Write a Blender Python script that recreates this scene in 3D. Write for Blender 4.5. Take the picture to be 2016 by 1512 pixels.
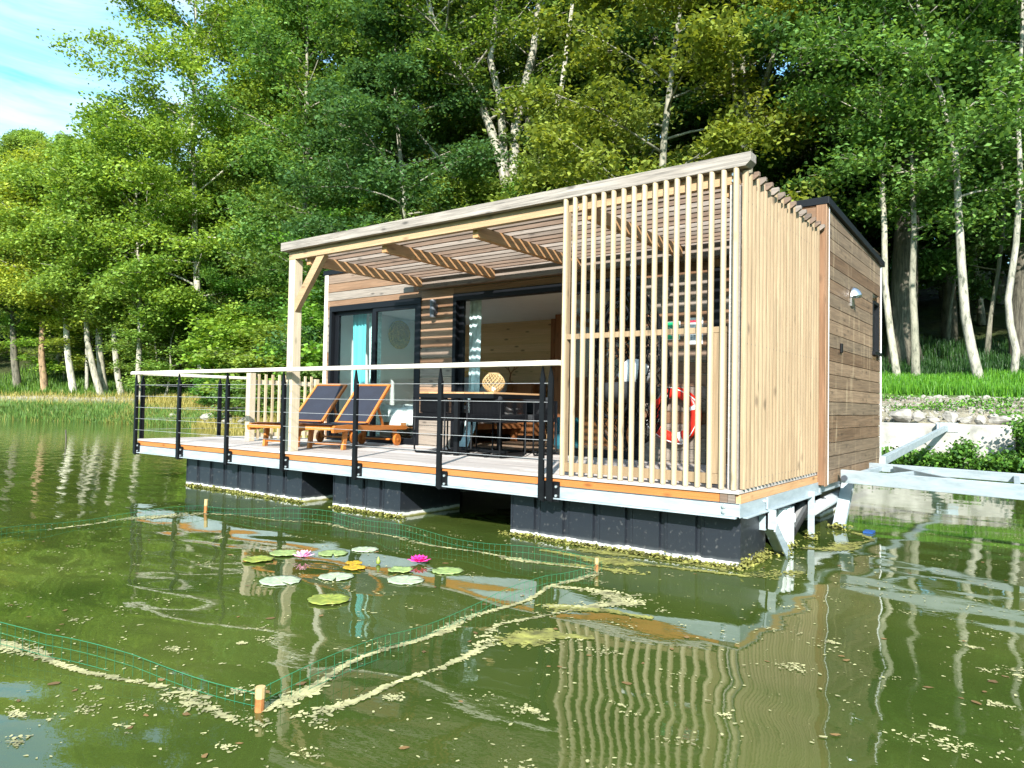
import bpy, bmesh, math, random
import numpy as np
from mathutils import Vector, Matrix
R = math.radians
rnd = random.Random(7)
scene = bpy.context.scene
for o in list(bpy.data.objects): bpy.data.objects.remove(o)
col = scene.collection
W = -0.62                                    # water level; the deck top is z = 0

# ------------------------------------------------------------------ camera
cam_d = bpy.data.cameras.new('camera'); cam = bpy.data.objects.new('camera', cam_d); col.objects.link(cam)
yaw, pit, rol = R(-36.99379754), R(1.59571198), R(1.00909745)
f = Vector((math.sin(yaw)*math.cos(pit), math.cos(yaw)*math.cos(pit), math.sin(pit)))
rt = Vector((math.cos(yaw), -math.sin(yaw), 0)); up = rt.cross(f)
rt2 = rt*math.cos(rol) + up*math.sin(rol); up2 = up*math.cos(rol) - rt*math.sin(rol)
m = Matrix((rt2, up2, -f)).transposed().to_4x4(); m.translation = Vector((1.95466, -5.4777, 0.62645))
cam.matrix_world = m
cam_d.sensor_width = 36; cam_d.lens = 36*1430.3/2016; cam_d.clip_end = 2000; cam_d.clip_start = 0.05
scene.camera = cam

# ------------------------------------------------------------------ light and sky
SUN_AZ, SUN_EL = 29.0, 31.0                  # azimuth from -Y towards +X
sd = Vector((math.sin(R(SUN_AZ))*math.cos(R(SUN_EL)), -math.cos(R(SUN_AZ))*math.cos(R(SUN_EL)), math.sin(R(SUN_EL))))
sl = bpy.data.lights.new('sun', 'SUN'); so = bpy.data.objects.new('sun', sl); col.objects.link(so)
so.rotation_euler = sd.to_track_quat('Z', 'Y').to_euler(); so.location = sd*60
sl.energy = 5.0; sl.angle = R(0.8); sl.color = (1.0, 0.965, 0.91)
world = bpy.data.worlds.new('World'); scene.world = world; world.use_nodes = True
nt = world.node_tree; nt.nodes.clear()
def N(nt, t, **k):
    n = nt.nodes.new(t)
    for a, v in k.items(): setattr(n, a, v)
    return n
sky = N(nt, 'ShaderNodeTexSky', sky_type='NISHITA', sun_disc=False)
sky.sun_elevation = R(SUN_EL); sky.sun_rotation = math.atan2(sd.x, sd.y)
sky.altitude = 100; sky.air_density = 1.0; sky.dust_density = 1.2; sky.ozone_density = 1.0
tc = N(nt, 'ShaderNodeTexCoord'); mp = N(nt, 'ShaderNodeMapping'); mp.inputs['Scale'].default_value = (1.6, 1.6, 5.0)
mp.inputs['Rotation'].default_value = (0.25, 0.35, 0.3)
nz = N(nt, 'ShaderNodeTexNoise'); nz.inputs['Scale'].default_value = 2.2; nz.inputs['Detail'].default_value = 7; nz.inputs['Roughness'].default_value = .62; nz.inputs['Distortion'].default_value = .7
cr = N(nt, 'ShaderNodeValToRGB'); cr.color_ramp.elements[0].position = .38; cr.color_ramp.elements[1].position = .66
cr.color_ramp.elements[1].color = (.85, .85, .85, 1)
tint = N(nt, 'ShaderNodeMix', data_type='RGBA', blend_type='MULTIPLY'); tint.inputs['Factor'].default_value = 1
tint.inputs['B'].default_value = (0.62, 1.12, 1.2, 1)
mixc = N(nt, 'ShaderNodeMix', data_type='RGBA'); mixc.inputs['B'].default_value = (3.6, 3.8, 4.0, 1)
bg = N(nt, 'ShaderNodeBackground'); bg.inputs['Strength'].default_value = 0.145; wo = N(nt, 'ShaderNodeOutputWorld')
L = nt.links.new
L(tc.outputs['Generated'], mp.inputs['Vector']); L(mp.outputs[0], nz.inputs['Vector']); L(nz.outputs['Fac'], cr.inputs[0])
L(sky.outputs[0], tint.inputs['A']); L(tint.outputs['Result'], mixc.inputs['A']); L(cr.outputs[0], mixc.inputs['Factor'])
L(mixc.outputs['Result'], bg.inputs[0]); L(bg.outputs[0], wo.inputs[0])
scene.view_settings.view_transform = 'Standard'; scene.view_settings.look = 'None'
scene.view_settings.exposure = 1.3; scene.view_settings.gamma = 1.0
cy = scene.cycles
cy.max_bounces = 7; cy.diffuse_bounces = 4; cy.glossy_bounces = 4; cy.transmission_bounces = 4; cy.transparent_max_bounces = 8
cy.use_denoising = True; cy.caustics_reflective = False; cy.caustics_refractive = False; cy.sample_clamp_indirect = 6

# ------------------------------------------------------------------ materials
def mat(name):
    m = bpy.data.materials.new(name); m.use_nodes = True; t = m.node_tree
    p = t.nodes['Principled BSDF']; return m, t, p
def simple(name, c, rough=.5, metal=0, bump=0, bscale=40, var=.15, vscale=6, spec=.5):
    m, t, p = mat(name); l = t.links.new
    p.inputs['Roughness'].default_value = rough; p.inputs['Metallic'].default_value = metal; p.inputs['Specular IOR Level'].default_value = spec
    tc = N(t, 'ShaderNodeTexCoord'); n = N(t, 'ShaderNodeTexNoise'); n.inputs['Scale'].default_value = vscale; n.inputs['Detail'].default_value = 6
    l(tc.outputs['Object'], n.inputs['Vector'])
    r = N(t, 'ShaderNodeValToRGB'); r.color_ramp.elements[0].position = .3; r.color_ramp.elements[1].position = .7
    r.color_ramp.elements[0].color = tuple(x*(1-var) for x in c)+(1,); r.color_ramp.elements[1].color = tuple(min(1, x*(1+var)) for x in c)+(1,)
    l(n.outputs['Fac'], r.inputs[0]); l(r.outputs[0], p.inputs['Base Color'])
    if bump:
        n2 = N(t, 'ShaderNodeTexNoise'); n2.inputs['Scale'].default_value = bscale; n2.inputs['Detail'].default_value = 4; l(tc.outputs['Object'], n2.inputs['Vector'])
        b = N(t, 'ShaderNodeBump'); b.inputs['Strength'].default_value = bump; b.inputs['Distance'].default_value = .01; l(n2.outputs['Fac'], b.inputs['Height']); l(b.outputs[0], p.inputs['Normal'])
    return m
def wood(name, c1, c2, axis=0, c3=None, knots=.6, rough=.6, grain=.35, gscale=1.0, streak=0, stain=None):
    """grain along axis; every board has its own 'tone' (vertex attribute)"""
    m, t, p = mat(name); l = t.links.new
    p.inputs['Roughness'].default_value = rough; p.inputs['Specular IOR Level'].default_value = .3
    tc = N(t, 'ShaderNodeTexCoord'); at = N(t, 'ShaderNodeAttribute', attribute_name='tone')
    add = N(t, 'ShaderNodeVectorMath', operation='ADD'); sc = N(t, 'ShaderNodeVectorMath', operation='SCALE'); sc.inputs['Scale'].default_value = 37.0
    l(at.outputs['Vector'], sc.inputs[0]); l(tc.outputs['Object'], add.inputs[0]); l(sc.outputs[0], add.inputs[1])
    def mapped(s_along, s_across):
        mp = N(t, 'ShaderNodeMapping'); s = [s_across]*3; s[axis] = s_along; mp.inputs['Scale'].default_value = s
        l(add.outputs[0], mp.inputs['Vector']); return mp
    g = N(t, 'ShaderNodeTexNoise'); g.inputs['Scale'].default_value = 1; g.inputs['Detail'].default_value = 8; g.inputs['Roughness'].default_value = .65; g.inputs['Distortion'].default_value = .6
    l(mapped(2.2*gscale, 60*gscale).outputs[0], g.inputs['Vector'])
    g2 = N(t, 'ShaderNodeTexNoise'); g2.inputs['Scale'].default_value = 1; g2.inputs['Detail'].default_value = 3; l(mapped(1.1*gscale, 9*gscale).outputs[0], g2.inputs['Vector'])
    mx = N(t, 'ShaderNodeMix', data_type='RGBA'); mx.inputs['A'].default_value = c1+(1,); mx.inputs['B'].default_value = c2+(1,)
    f1 = N(t, 'ShaderNodeMath', operation='MULTIPLY_ADD', use_clamp=True); f1.inputs[1].default_value = .9; 
    l(g2.outputs['Fac'], f1.inputs[0]); 
    f2 = N(t, 'ShaderNodeMath', operation='MULTIPLY_ADD'); f2.inputs[1].default_value = .9; f2.inputs[2].default_value = -.42
    l(at.outputs['Fac'], f2.inputs[0]); l(f2.outputs[0], f1.inputs[2]); l(f1.outputs[0], mx.inputs['Factor'])
    out = mx.outputs['Result']
    if c3:   # a third colour on some boards
        r = N(t, 'ShaderNodeValToRGB'); r.color_ramp.elements[0].position = .55; r.color_ramp.elements[1].position = .75
        fr = N(t, 'ShaderNodeMath', operation='MULTIPLY'); fr.inputs[1].default_value = 7.31; l(at.outputs['Fac'], fr.inputs[0])
        fc = N(t, 'ShaderNodeMath', operation='FRACT'); l(fr.outputs[0], fc.inputs[0]); l(fc.outputs[0], r.inputs[0])
        m3 = N(t, 'ShaderNodeMix', data_type='RGBA'); m3.inputs['B'].default_value = c3+(1,); l(r.outputs[0], m3.inputs['Factor']); l(out, m3.inputs['A']); out = m3.outputs['Result']
    gm = N(t, 'ShaderNodeMapRange'); gm.inputs['From Min'].default_value = .3; gm.inputs['From Max'].default_value = .7
    gm.inputs['To Min'].default_value = 1-grain; gm.inputs['To Max'].default_value = 1+grain*.6; l(g.outputs['Fac'], gm.inputs['Value'])
    mul = N(t, 'ShaderNodeVectorMath', operation='SCALE'); l(out, mul.inputs[0]); l(gm.outputs[0], mul.inputs['Scale']); out = mul.outputs[0]
    if knots:
        v = N(t, 'ShaderNodeTexVoronoi'); v.inputs['Scale'].default_value = 1; l(mapped(3.2, 9).outputs[0], v.inputs['Vector'])
        kr = N(t, 'ShaderNodeValToRGB'); kr.color_ramp.elements[0].position = .07; kr.color_ramp.elements[1].position = .2
        kr.color_ramp.elements[0].color = (1-knots,)*3+(1,); kr.color_ramp.elements[1].color = (1, 1, 1, 1)
        l(v.outputs['Distance'], kr.inputs[0])
        mk = N(t, 'ShaderNodeMix', data_type='RGBA', blend_type='MULTIPLY'); mk.inputs['Factor'].default_value = 1; l(out, mk.inputs['A']); l(kr.outputs[0], mk.inputs['B']); out = mk.outputs['Result']
    if streak:  # pale resin or weather streaks
        s = N(t, 'ShaderNodeTexNoise'); s.inputs['Scale'].default_value = 1; s.inputs['Detail'].default_value = 5
        sm = N(t, 'ShaderNodeMapping'); sm.inputs['Scale'].default_value = (9, 9, 1.6); l(tc.outputs['Object'], sm.inputs['Vector']); l(sm.outputs[0], s.inputs['Vector'])
        sr = N(t, 'ShaderNodeValToRGB'); sr.color_ramp.elements[0].position = .58; sr.color_ramp.elements[1].position = .74; sr.color_ramp.elements[1].color = (streak,)*3+(1,); l(s.outputs['Fac'], sr.inputs[0])
        ms = N(t, 'ShaderNodeMix', data_type='RGBA'); ms.inputs['B'].default_value = (stain or (.5, .42, .3))+(1,); l(sr.outputs[0], ms.inputs['Factor']); l(out, ms.inputs['A']); out = ms.outputs['Result']
    l(out, p.inputs['Base Color'])
    b = N(t, 'ShaderNodeBump'); b.inputs['Strength'].default_value = .35; b.inputs['Distance'].default_value = .004; l(g.outputs['Fac'], b.inputs['Height']); l(b.outputs[0], p.inputs['Normal'])
    return m
M = {}
M['siding'] = wood('siding_wood', (.15, .08, .042), (.32, .20, .125), 0, c3=(.24, .20, .165), knots=.55, grain=.4)
M['siding_y'] = wood('siding_side_wood', (.13, .076, .042), (.24, .16, .10), 1, c3=(.17, .12, .078), knots=.45, grain=.5, streak=.45, stain=(.5, .38, .24))
M['trim'] = wood('trim_wood', (.20, .105, .055), (.33, .2, .12), 2, knots=.3)
M['tan_x'] = wood('tan_timber', (.34, .21, .11), (.47, .34, .21), 0, knots=.4, grain=.25)
M['tan_y'] = wood('tan_timber_rafter', (.40, .21, .09), (.5, .30, .15), 1, knots=.4, grain=.25)
M['tan_z'] = wood('tan_timber_post', (.42, .33, .22), (.54, .46, .34), 2, knots=.35, grain=.2)
M['grey_x'] = wood('weathered_timber', (.125, .092, .07), (.26, .215, .18), 0, c3=(.17, .115, .082), knots=.5, grain=.42)
M['board_top'] = wood('weathered_top_board', (.20, .165, .14), (.40, .36, .315), 0, knots=.6, grain=.6)
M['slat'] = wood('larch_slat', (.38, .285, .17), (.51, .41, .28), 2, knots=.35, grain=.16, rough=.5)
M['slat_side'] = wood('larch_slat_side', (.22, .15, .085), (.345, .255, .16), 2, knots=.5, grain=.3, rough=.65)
M['deck'] = wood('deck_wood', (.33, .29, .265), (.52, .475, .44), 0, knots=.15, grain=.3, rough=.75)
M['rim'] = wood('rim_wood', (.36, .12, .028), (.48, .20, .06), 0, knots=.5, grain=.2)
M['rim_y'] = wood('rim_wood_side', (.42, .2, .075), (.62, .38, .2), 1, knots=.5, grain=.3)
M['rail'] = wood('handrail_wood', (.55, .49, .40), (.70, .64, .54), 0, knots=.25, grain=.18, rough=.5)
M['teak'] = wood('oiled_teak', (.40, .12, .022), (.52, .19, .045), 1, knots=.1, grain=.2, rough=.35)
M['pine'] = wood('interior_pine', (.62, .40, .2), (.74, .52, .3), 0, knots=.65, grain=.15)
M['pine_dark'] = wood('dark_pine', (.24, .09, .035), (.34, .14, .05), 2, knots=.3)
M['wood_floor'] = wood('floor_wood', (.22, .15, .1), (.33, .24, .17), 0, knots=.2)
M['black'] = simple('black_steel', (.005, .0055, .0065), .5, 0, var=.3, spec=.18)
M['frame'] = simple('anthracite_frame', (.005, .006, .008), .5, .0, var=.15, spec=.2)
M['navy'] = simple('navy_mesh_fabric', (.012, .015, .027), .85, 0, bump=.4, bscale=400)
M['charcoal'] = simple('charcoal_fabric', (.015, .0165, .019), .9, 0, bump=.4, bscale=300)
M['rope'] = simple('dark_rope', (.006, .0065, .008), .9, 0, spec=.04)
M['cable'] = simple('steel_cable', (.42, .42, .42), .5, .3)
M['bolt'] = simple('bolt_steel', (.75, .77, .78), .35, .8)
M['white_int'] = simple('white_plaster', (.82, .82, .80), .8, var=.03)
M['linen'] = simple('white_linen', (.8, .8, .8), .85, bump=.8, bscale=9, var=.06)
M['pillow'] = simple('grey_linen', (.33, .35, .38), .85, bump=.5, bscale=14)
M['teal'] = simple('teal_curtain', (.09, .42, .46), .8, var=.12, vscale=3)
M['pattern'] = simple('patterned_curtain', (.45, .62, .60), .8, var=.35, vscale=28)
M['sheer'] = simple('pale_blue_curtain', (.42, .55, .56), .8, var=.35, vscale=8)
M['basket'] = simple('woven_seagrass', (.55, .37, .07), .8, bump=.9, bscale=70, var=.4, vscale=40)
M['bamboo'] = simple('bamboo', (.46, .32, .15), .5, var=.2)
M['white_plastic'] = simple('white_plastic', (.75, .77, .78), .35, var=.05)
M['grey_pipe'] = simple('grey_pipe', (.42, .44, .45), .4, var=.1)
M['red'] = simple('red_orange_buoy', (.72, .022, .008), .4, var=.08)
M['white_tape'] = simple('white_band', (.8, .8, .8), .5, var=.05)
M['green_sign'] = simple('green_sign_face', (.01, .33, .14), .4, var=.03)
M['white_sign'] = simple('white_sign_face', (.8, .8, .8), .5, var=.02)
M['red_ink'] = simple('crimson_ink', (.6, .03, .06), .6, var=.02)
M['grey_ink'] = simple('grey_ink', (.2, .23, .3), .6, var=.1)
M['blue_ink'] = simple('blue_float', (.01, .06, .22), .5, var=.1)
M['steel_lamp'] = simple('brushed_steel', (.65, .66, .68), .25, 1.0)
M['lamp_dark'] = simple('lamp_grey', (.09, .10, .12), .4, .5)
M['lamp_glass'] = simple('frosted_glass', (.6, .6, .6), .3)
M['netwire'] = simple('green_net_wire', (.025, .16, .08), .6, spec=.2)
M['petal'] = simple('magenta_petal', (.80, .03, .28), .5, var=.25, vscale=30)
M['petal_pale'] = simple('pale_pink_petal', (.85, .38, .55), .5, var=.2, vscale=30)
M['petal_tip'] = simple('yellow_stamen', (.8, .55, .05), .6)
M['scum'] = simple('algae_fleck', (.33, .31, .15), .9, var=.55, vscale=9)
M['alga'] = simple('yellow_green_algae', (.19, .185, .04), .9, var=.6, vscale=14, bump=.5)
M['rock'] = simple('limestone_rock', (.26, .24, .21), .9, bump=1.0, bscale=8, var=.3, vscale=5)
M['concrete'] = simple('pale_concrete', (.33, .315, .28), .9, bump=.6, bscale=14, var=.4, vscale=3)
M['hose'] = simple('black_hose', (.02, .02, .02), .5)

# galvanised steel
def galv():
    m, t, p = mat('galvanised_steel'); l = t.links.new
    p.inputs['Metallic'].default_value = .25; p.inputs['Roughness'].default_value = .5
    tc = N(t, 'ShaderNodeTexCoord'); n = N(t, 'ShaderNodeTexNoise'); n.inputs['Scale'].default_value = 7; n.inputs['Detail'].default_value = 8; n.inputs['Roughness'].default_value = .7
    mp = N(t, 'ShaderNodeMapping'); mp.inputs['Scale'].default_value = (.6, .6, 2.5); l(tc.outputs['Object'], mp.inputs[0]); l(mp.outputs[0], n.inputs['Vector'])
    r = N(t, 'ShaderNodeValToRGB'); e = r.color_ramp.elements; e[0].position = .35; e[0].color = (.29, .345, .375, 1); e[1].position = .66; e[1].color = (.42, .475, .50, 1)
    l(n.outputs['Fac'], r.inputs[0]); l(r.outputs[0], p.inputs['Base Color']); return m
M['galv'] = galv()

# pontoon shell: navy black with a pale mineral line and yellow growth above the water
def ponton():
    m, t, p = mat('pontoon_shell'); l = t.links.new; p.inputs['Roughness'].default_value = .45
    tc = N(t, 'ShaderNodeTexCoord'); sx = N(t, 'ShaderNodeSeparateXYZ'); l(tc.outputs['Object'], sx.inputs[0])
    n = N(t, 'ShaderNodeTexNoise'); n.inputs['Scale'].default_value = 9; n.inputs['Detail'].default_value = 6; l(tc.outputs['Object'], n.inputs['Vector'])
    n2 = N(t, 'ShaderNodeTexNoise'); n2.inputs['Scale'].default_value = 26; n2.inputs['Detail'].default_value = 5; l(tc.outputs['Object'], n2.inputs['Vector'])
    zz = N(t, 'ShaderNodeMath', operation='MULTIPLY_ADD'); zz.inputs[1].default_value = .045; l(n.outputs['Fac'], zz.inputs[0]); l(sx.outputs['Z'], zz.inputs[2])
    r = N(t, 'ShaderNodeValToRGB'); mr = N(t, 'ShaderNodeMapRange'); mr.inputs['From Min'].default_value = W-.05; mr.inputs['From Max'].default_value = W+.25
    l(zz.outputs[0], mr.inputs['Value']); l(mr.outputs[0], r.inputs[0])
    e = r.color_ramp.elements; e[0].position = 0; e[0].color = (.10, .11, .02, 1); e[1].position = .27; e[1].color = (.20, .19, .06, 1)
    for pos, c in ((.31, (.55, .54, .48)), (.385, (.62, .62, .60)), (.41, (.06, .065, .07)), (.5, (.014, .017, .022)), (1, (.011, .014, .020))):
        x = e.new(pos); x.color = c+(1,)
    d = N(t, 'ShaderNodeMix', data_type='RGBA'); d.inputs['B'].default_value = (.09, .09, .09, 1)
    r2 = N(t, 'ShaderNodeValToRGB'); r2.color_ramp.elements[0].position = .6; r2.color_ramp.elements[1].position = .8; l(n2.outputs['Fac'], r2.inputs[0])
    l(r2.outputs[0], d.inputs['Factor']); l(r.outputs[0], d.inputs['A']); l(d.outputs['Result'], p.inputs['Base Color']); return m
M['pontoon'] = ponton()

def glass():
    m, t, p = mat('window_glass'); l = t.links.new; t.nodes.remove(p)
    out = t.nodes['Material Output']; fr = N(t, 'ShaderNodeFresnel'); fr.inputs[0].default_value = 1.5
    ge = N(t, 'ShaderNodeNewGeometry'); mi = N(t, 'ShaderNodeMapRange'); mi.inputs['To Min'].default_value = 1.32; mi.inputs['To Max'].default_value = 1/1.32; l(ge.outputs['Backfacing'], mi.inputs['Value']); l(mi.outputs[0], fr.inputs[0])
    tr = N(t, 'ShaderNodeBsdfTransparent'); tr.inputs[0].default_value = (.93, .96, .95, 1); gl = N(t, 'ShaderNodeBsdfGlossy'); gl.inputs['Roughness'].default_value = .01
    mx = N(t, 'ShaderNodeMixShader'); l(fr.outputs[0], mx.inputs[0]); l(tr.outputs[0], mx.inputs[1]); l(gl.outputs[0], mx.inputs[2]); l(mx.outputs[0], out.inputs[0]); return m
M['glass'] = glass()

def leafmat(name, transl=.4, use_obj=True, c=(.1, .15, .02)):
    m, t, p = mat(name); l = t.links.new
    p.inputs['Roughness'].default_value = .48; p.inputs['Specular IOR Level'].default_value = .35
    at = N(t, 'ShaderNodeAttribute', attribute_name='tone')
    if use_obj: src = N(t, 'ShaderNodeObjectInfo').outputs['Color']
    else:
        rgb = N(t, 'ShaderNodeRGB'); rgb.outputs[0].default_value = c+(1,); src = rgb.outputs[0]
    hsv = N(t, 'ShaderNodeHueSaturation'); l(src, hsv.inputs['Color'])
    mh = N(t, 'ShaderNodeMapRange'); mh.inputs['To Min'].default_value = .525; mh.inputs['To Max'].default_value = .494; l(at.outputs['Fac'], mh.inputs['Value']); l(mh.outputs[0], hsv.inputs['Hue'])
    mv = N(t, 'ShaderNodeMapRange'); mv.inputs['To Min'].default_value = .55; mv.inputs['To Max'].default_value = 1.5; l(at.outputs['Fac'], mv.inputs['Value']); l(mv.outputs[0], hsv.inputs['Value'])
    l(hsv.outputs[0], p.inputs['Base Color'])
    tr = N(t, 'ShaderNodeBsdfTranslucent'); bc = N(t, 'ShaderNodeMix', data_type='RGBA', blend_type='MULTIPLY'); bc.inputs['Factor'].default_value = 1; bc.inputs['B'].default_value = (1.5, 1.35, .6, 1)
    l(hsv.outputs[0], bc.inputs['A']); l(bc.outputs['Result'], tr.inputs[0])
    mx = N(t, 'ShaderNodeMixShader'); mx.inputs[0].default_value = transl; out = t.nodes['Material Output']
    l(p.outputs[0], mx.inputs[1]); l(tr.outputs[0], mx.inputs[2]); l(mx.outputs[0], out.inputs[0]); return m
M['leaf'] = leafmat('tree_leaves')
M['ivy'] = leafmat('ivy_leaves', .25)
M['grass'] = leafmat('grass_blades', .3)

def bark(name, pale=True):
    m, t, p = mat(name); l = t.links.new; p.inputs['Roughness'].default_value = .85
    tc = N(t, 'ShaderNodeTexCoord'); mp = N(t, 'ShaderNodeMapping'); mp.inputs['Scale'].default_value = (3.5, 3.5, 1.2) if pale else (9, 9, 1.2)
    n = N(t, 'ShaderNodeTexNoise'); n.inputs['Scale'].default_value = 2.0; n.inputs['Detail'].default_value = 8; n.inputs['Roughness'].default_value = .7
    l(tc.outputs['Object'], mp.inputs[0]); l(mp.outputs[0], n.inputs['Vector'])
    r = N(t, 'ShaderNodeValToRGB'); e = r.color_ramp.elements
    if pale:
        e[0].position = .36; e[0].color = (.22, .24, .20, 1); e[1].position = .62; e[1].color = (1.25, 1.2, 1.12, 1); x = e.new(.47); x.color = (.8, .8, .72, 1)
    else:
        e[0].position = .38; e[0].color = (.35, .33, .3, 1); e[1].position = .64; e[1].color = (1.3, 1.25, 1.2, 1)
    l(n.outputs['Fac'], r.inputs[0]); oi = N(t, 'ShaderNodeObjectInfo')
    mm = N(t, 'ShaderNodeMix', data_type='RGBA', blend_type='MULTIPLY'); mm.inputs['Factor'].default_value = 1; l(oi.outputs['Color'], mm.inputs['A']); l(r.outputs[0], mm.inputs['B'])
    l(mm.outputs['Result'], p.inputs['Base Color'])
    b = N(t, 'ShaderNodeBump'); b.inputs['Strength'].default_value = .6; b.inputs['Distance'].default_value = .03; l(n.outputs['Fac'], b.inputs['Height']); l(b.outputs[0], p.inputs['Normal']); return m
M['bark'] = bark('pale_bark'); M['bark_dark'] = bark('furrowed_bark', False)

def attr_mat(name, rough=.95, bump=.6, bscale=14):
    m, t, p = mat(name); l = t.links.new; p.inputs['Roughness'].default_value = rough; p.inputs['Specular IOR Level'].default_value = .15
    at = N(t, 'ShaderNodeAttribute', attribute_name='col'); tc = N(t, 'ShaderNodeTexCoord'); n = N(t, 'ShaderNodeTexNoise'); n.inputs['Scale'].default_value = bscale*.3; n.inputs['Detail'].default_value = 9; n.inputs['Roughness'].default_value = .75
    l(tc.outputs['Object'], n.inputs['Vector']); mr = N(t, 'ShaderNodeMapRange'); mr.inputs['From Min'].default_value = .3; mr.inputs['From Max'].default_value = .7; mr.inputs['To Min'].default_value = .4; mr.inputs['To Max'].default_value = 1.5
    l(n.outputs['Fac'], mr.inputs['Value']); s = N(t, 'ShaderNodeVectorMath', operation='SCALE'); l(at.outputs['Color'], s.inputs[0]); l(mr.outputs[0], s.inputs['Scale']); l(s.outputs[0], p.inputs['Base Color'])
    b = N(t, 'ShaderNodeBump'); b.inputs['Strength'].default_value = bump; b.inputs['Distance'].default_value = .12; l(n.outputs['Fac'], b.inputs['Height']); l(b.outputs[0], p.inputs['Normal']); return m
M['ground'] = attr_mat('ground_soil')

def watermat():
    m, t, p = mat('pond_water'); l = t.links.new
    p.inputs['Roughness'].default_value = .015; p.inputs['IOR'].default_value = 1.48
    tc = N(t, 'ShaderNodeTexCoord')
    n0 = N(t, 'ShaderNodeTexNoise'); n0.inputs['Scale'].default_value = .7; n0.inputs['Detail'].default_value = 5; l(tc.outputs['Object'], n0.inputs['Vector'])
    r = N(t, 'ShaderNodeValToRGB'); e = r.color_ramp.elements; e[0].position = .35; e[0].color = (.034, .054, .010, 1); e[1].position = .68; e[1].color = (.066, .086, .018, 1)
    l(n0.outputs['Fac'], r.inputs[0]); l(r.outputs[0], p.inputs['Base Color'])
    # slow swell + fine ripple, as normals
    mp = N(t, 'ShaderNodeMapping'); mp.inputs['Rotation'].default_value = (0, 0, R(-37)); mp.inputs['Scale'].default_value = (1.0, 1.6, 1); l(tc.outputs['Object'], mp.inputs[0])
    n1 = N(t, 'ShaderNodeTexNoise'); n1.inputs['Scale'].default_value = 1.7; n1.inputs['Detail'].default_value = 0.0; n1.inputs['Distortion'].default_value = .2; l(mp.outputs[0], n1.inputs['Vector'])
    b1 = N(t, 'ShaderNodeBump'); b1.inputs['Strength'].default_value = 1; sy = N(t, 'ShaderNodeSeparateXYZ'); l(tc.outputs['Object'], sy.inputs[0]); my = N(t, 'ShaderNodeMapRange'); my.inputs['From Min'].default_value = -3.5; my.inputs['From Max'].default_value = 3.5; my.inputs['To Min'].default_value = .012; my.inputs['To Max'].default_value = .0028; l(sy.outputs['Y'], my.inputs['Value']); l(my.outputs[0], b1.inputs['Distance']); l(n1.outputs['Fac'], b1.inputs['Height'])
    mp2 = N(t, 'ShaderNodeMapping'); mp2.inputs['Rotation'].default_value = (0, 0, R(-52)); mp2.inputs['Scale'].default_value = (.8, 3.4, 1); l(tc.outputs['Object'], mp2.inputs[0])
    n2 = N(t, 'ShaderNodeTexNoise'); n2.inputs['Scale'].default_value = 2.6; n2.inputs['Detail'].default_value = 2.5; l(mp2.outputs[0], n2.inputs['Vector'])
    # the ripple belongs to the open water to the left; the water is calm near the cabin
    sx = N(t, 'ShaderNodeSeparateXYZ'); l(tc.outputs['Object'], sx.inputs[0])
    mr = N(t, 'ShaderNodeMapRange'); mr.inputs['From Min'].default_value = -4.5; mr.inputs['From Max'].default_value = -11; mr.inputs['To Min'].default_value = .0004; mr.inputs['To Max'].default_value = .008; l(sx.outputs['X'], mr.inputs['Value'])
    b2 = N(t, 'ShaderNodeBump'); b2.inputs['Strength'].default_value = 1; l(mr.outputs[0], b2.inputs['Distance']); l(n2.outputs['Fac'], b2.inputs['Height']); l(b1.outputs[0], b2.inputs['Normal'])
    n3 = N(t, 'ShaderNodeTexNoise'); n3.inputs['Scale'].default_value = 16; n3.inputs['Detail'].default_value = 3; l(mp.outputs[0], n3.inputs['Vector'])
    b3 = N(t, 'ShaderNodeBump'); b3.inputs['Strength'].default_value = 1; b3.inputs['Distance'].default_value = .00022; l(n3.outputs['Fac'], b3.inputs['Height']); l(b2.outputs[0], b3.inputs['Normal'])
    l(b3.outputs[0], p.inputs['Normal']); return m
M['water'] = watermat()

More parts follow.
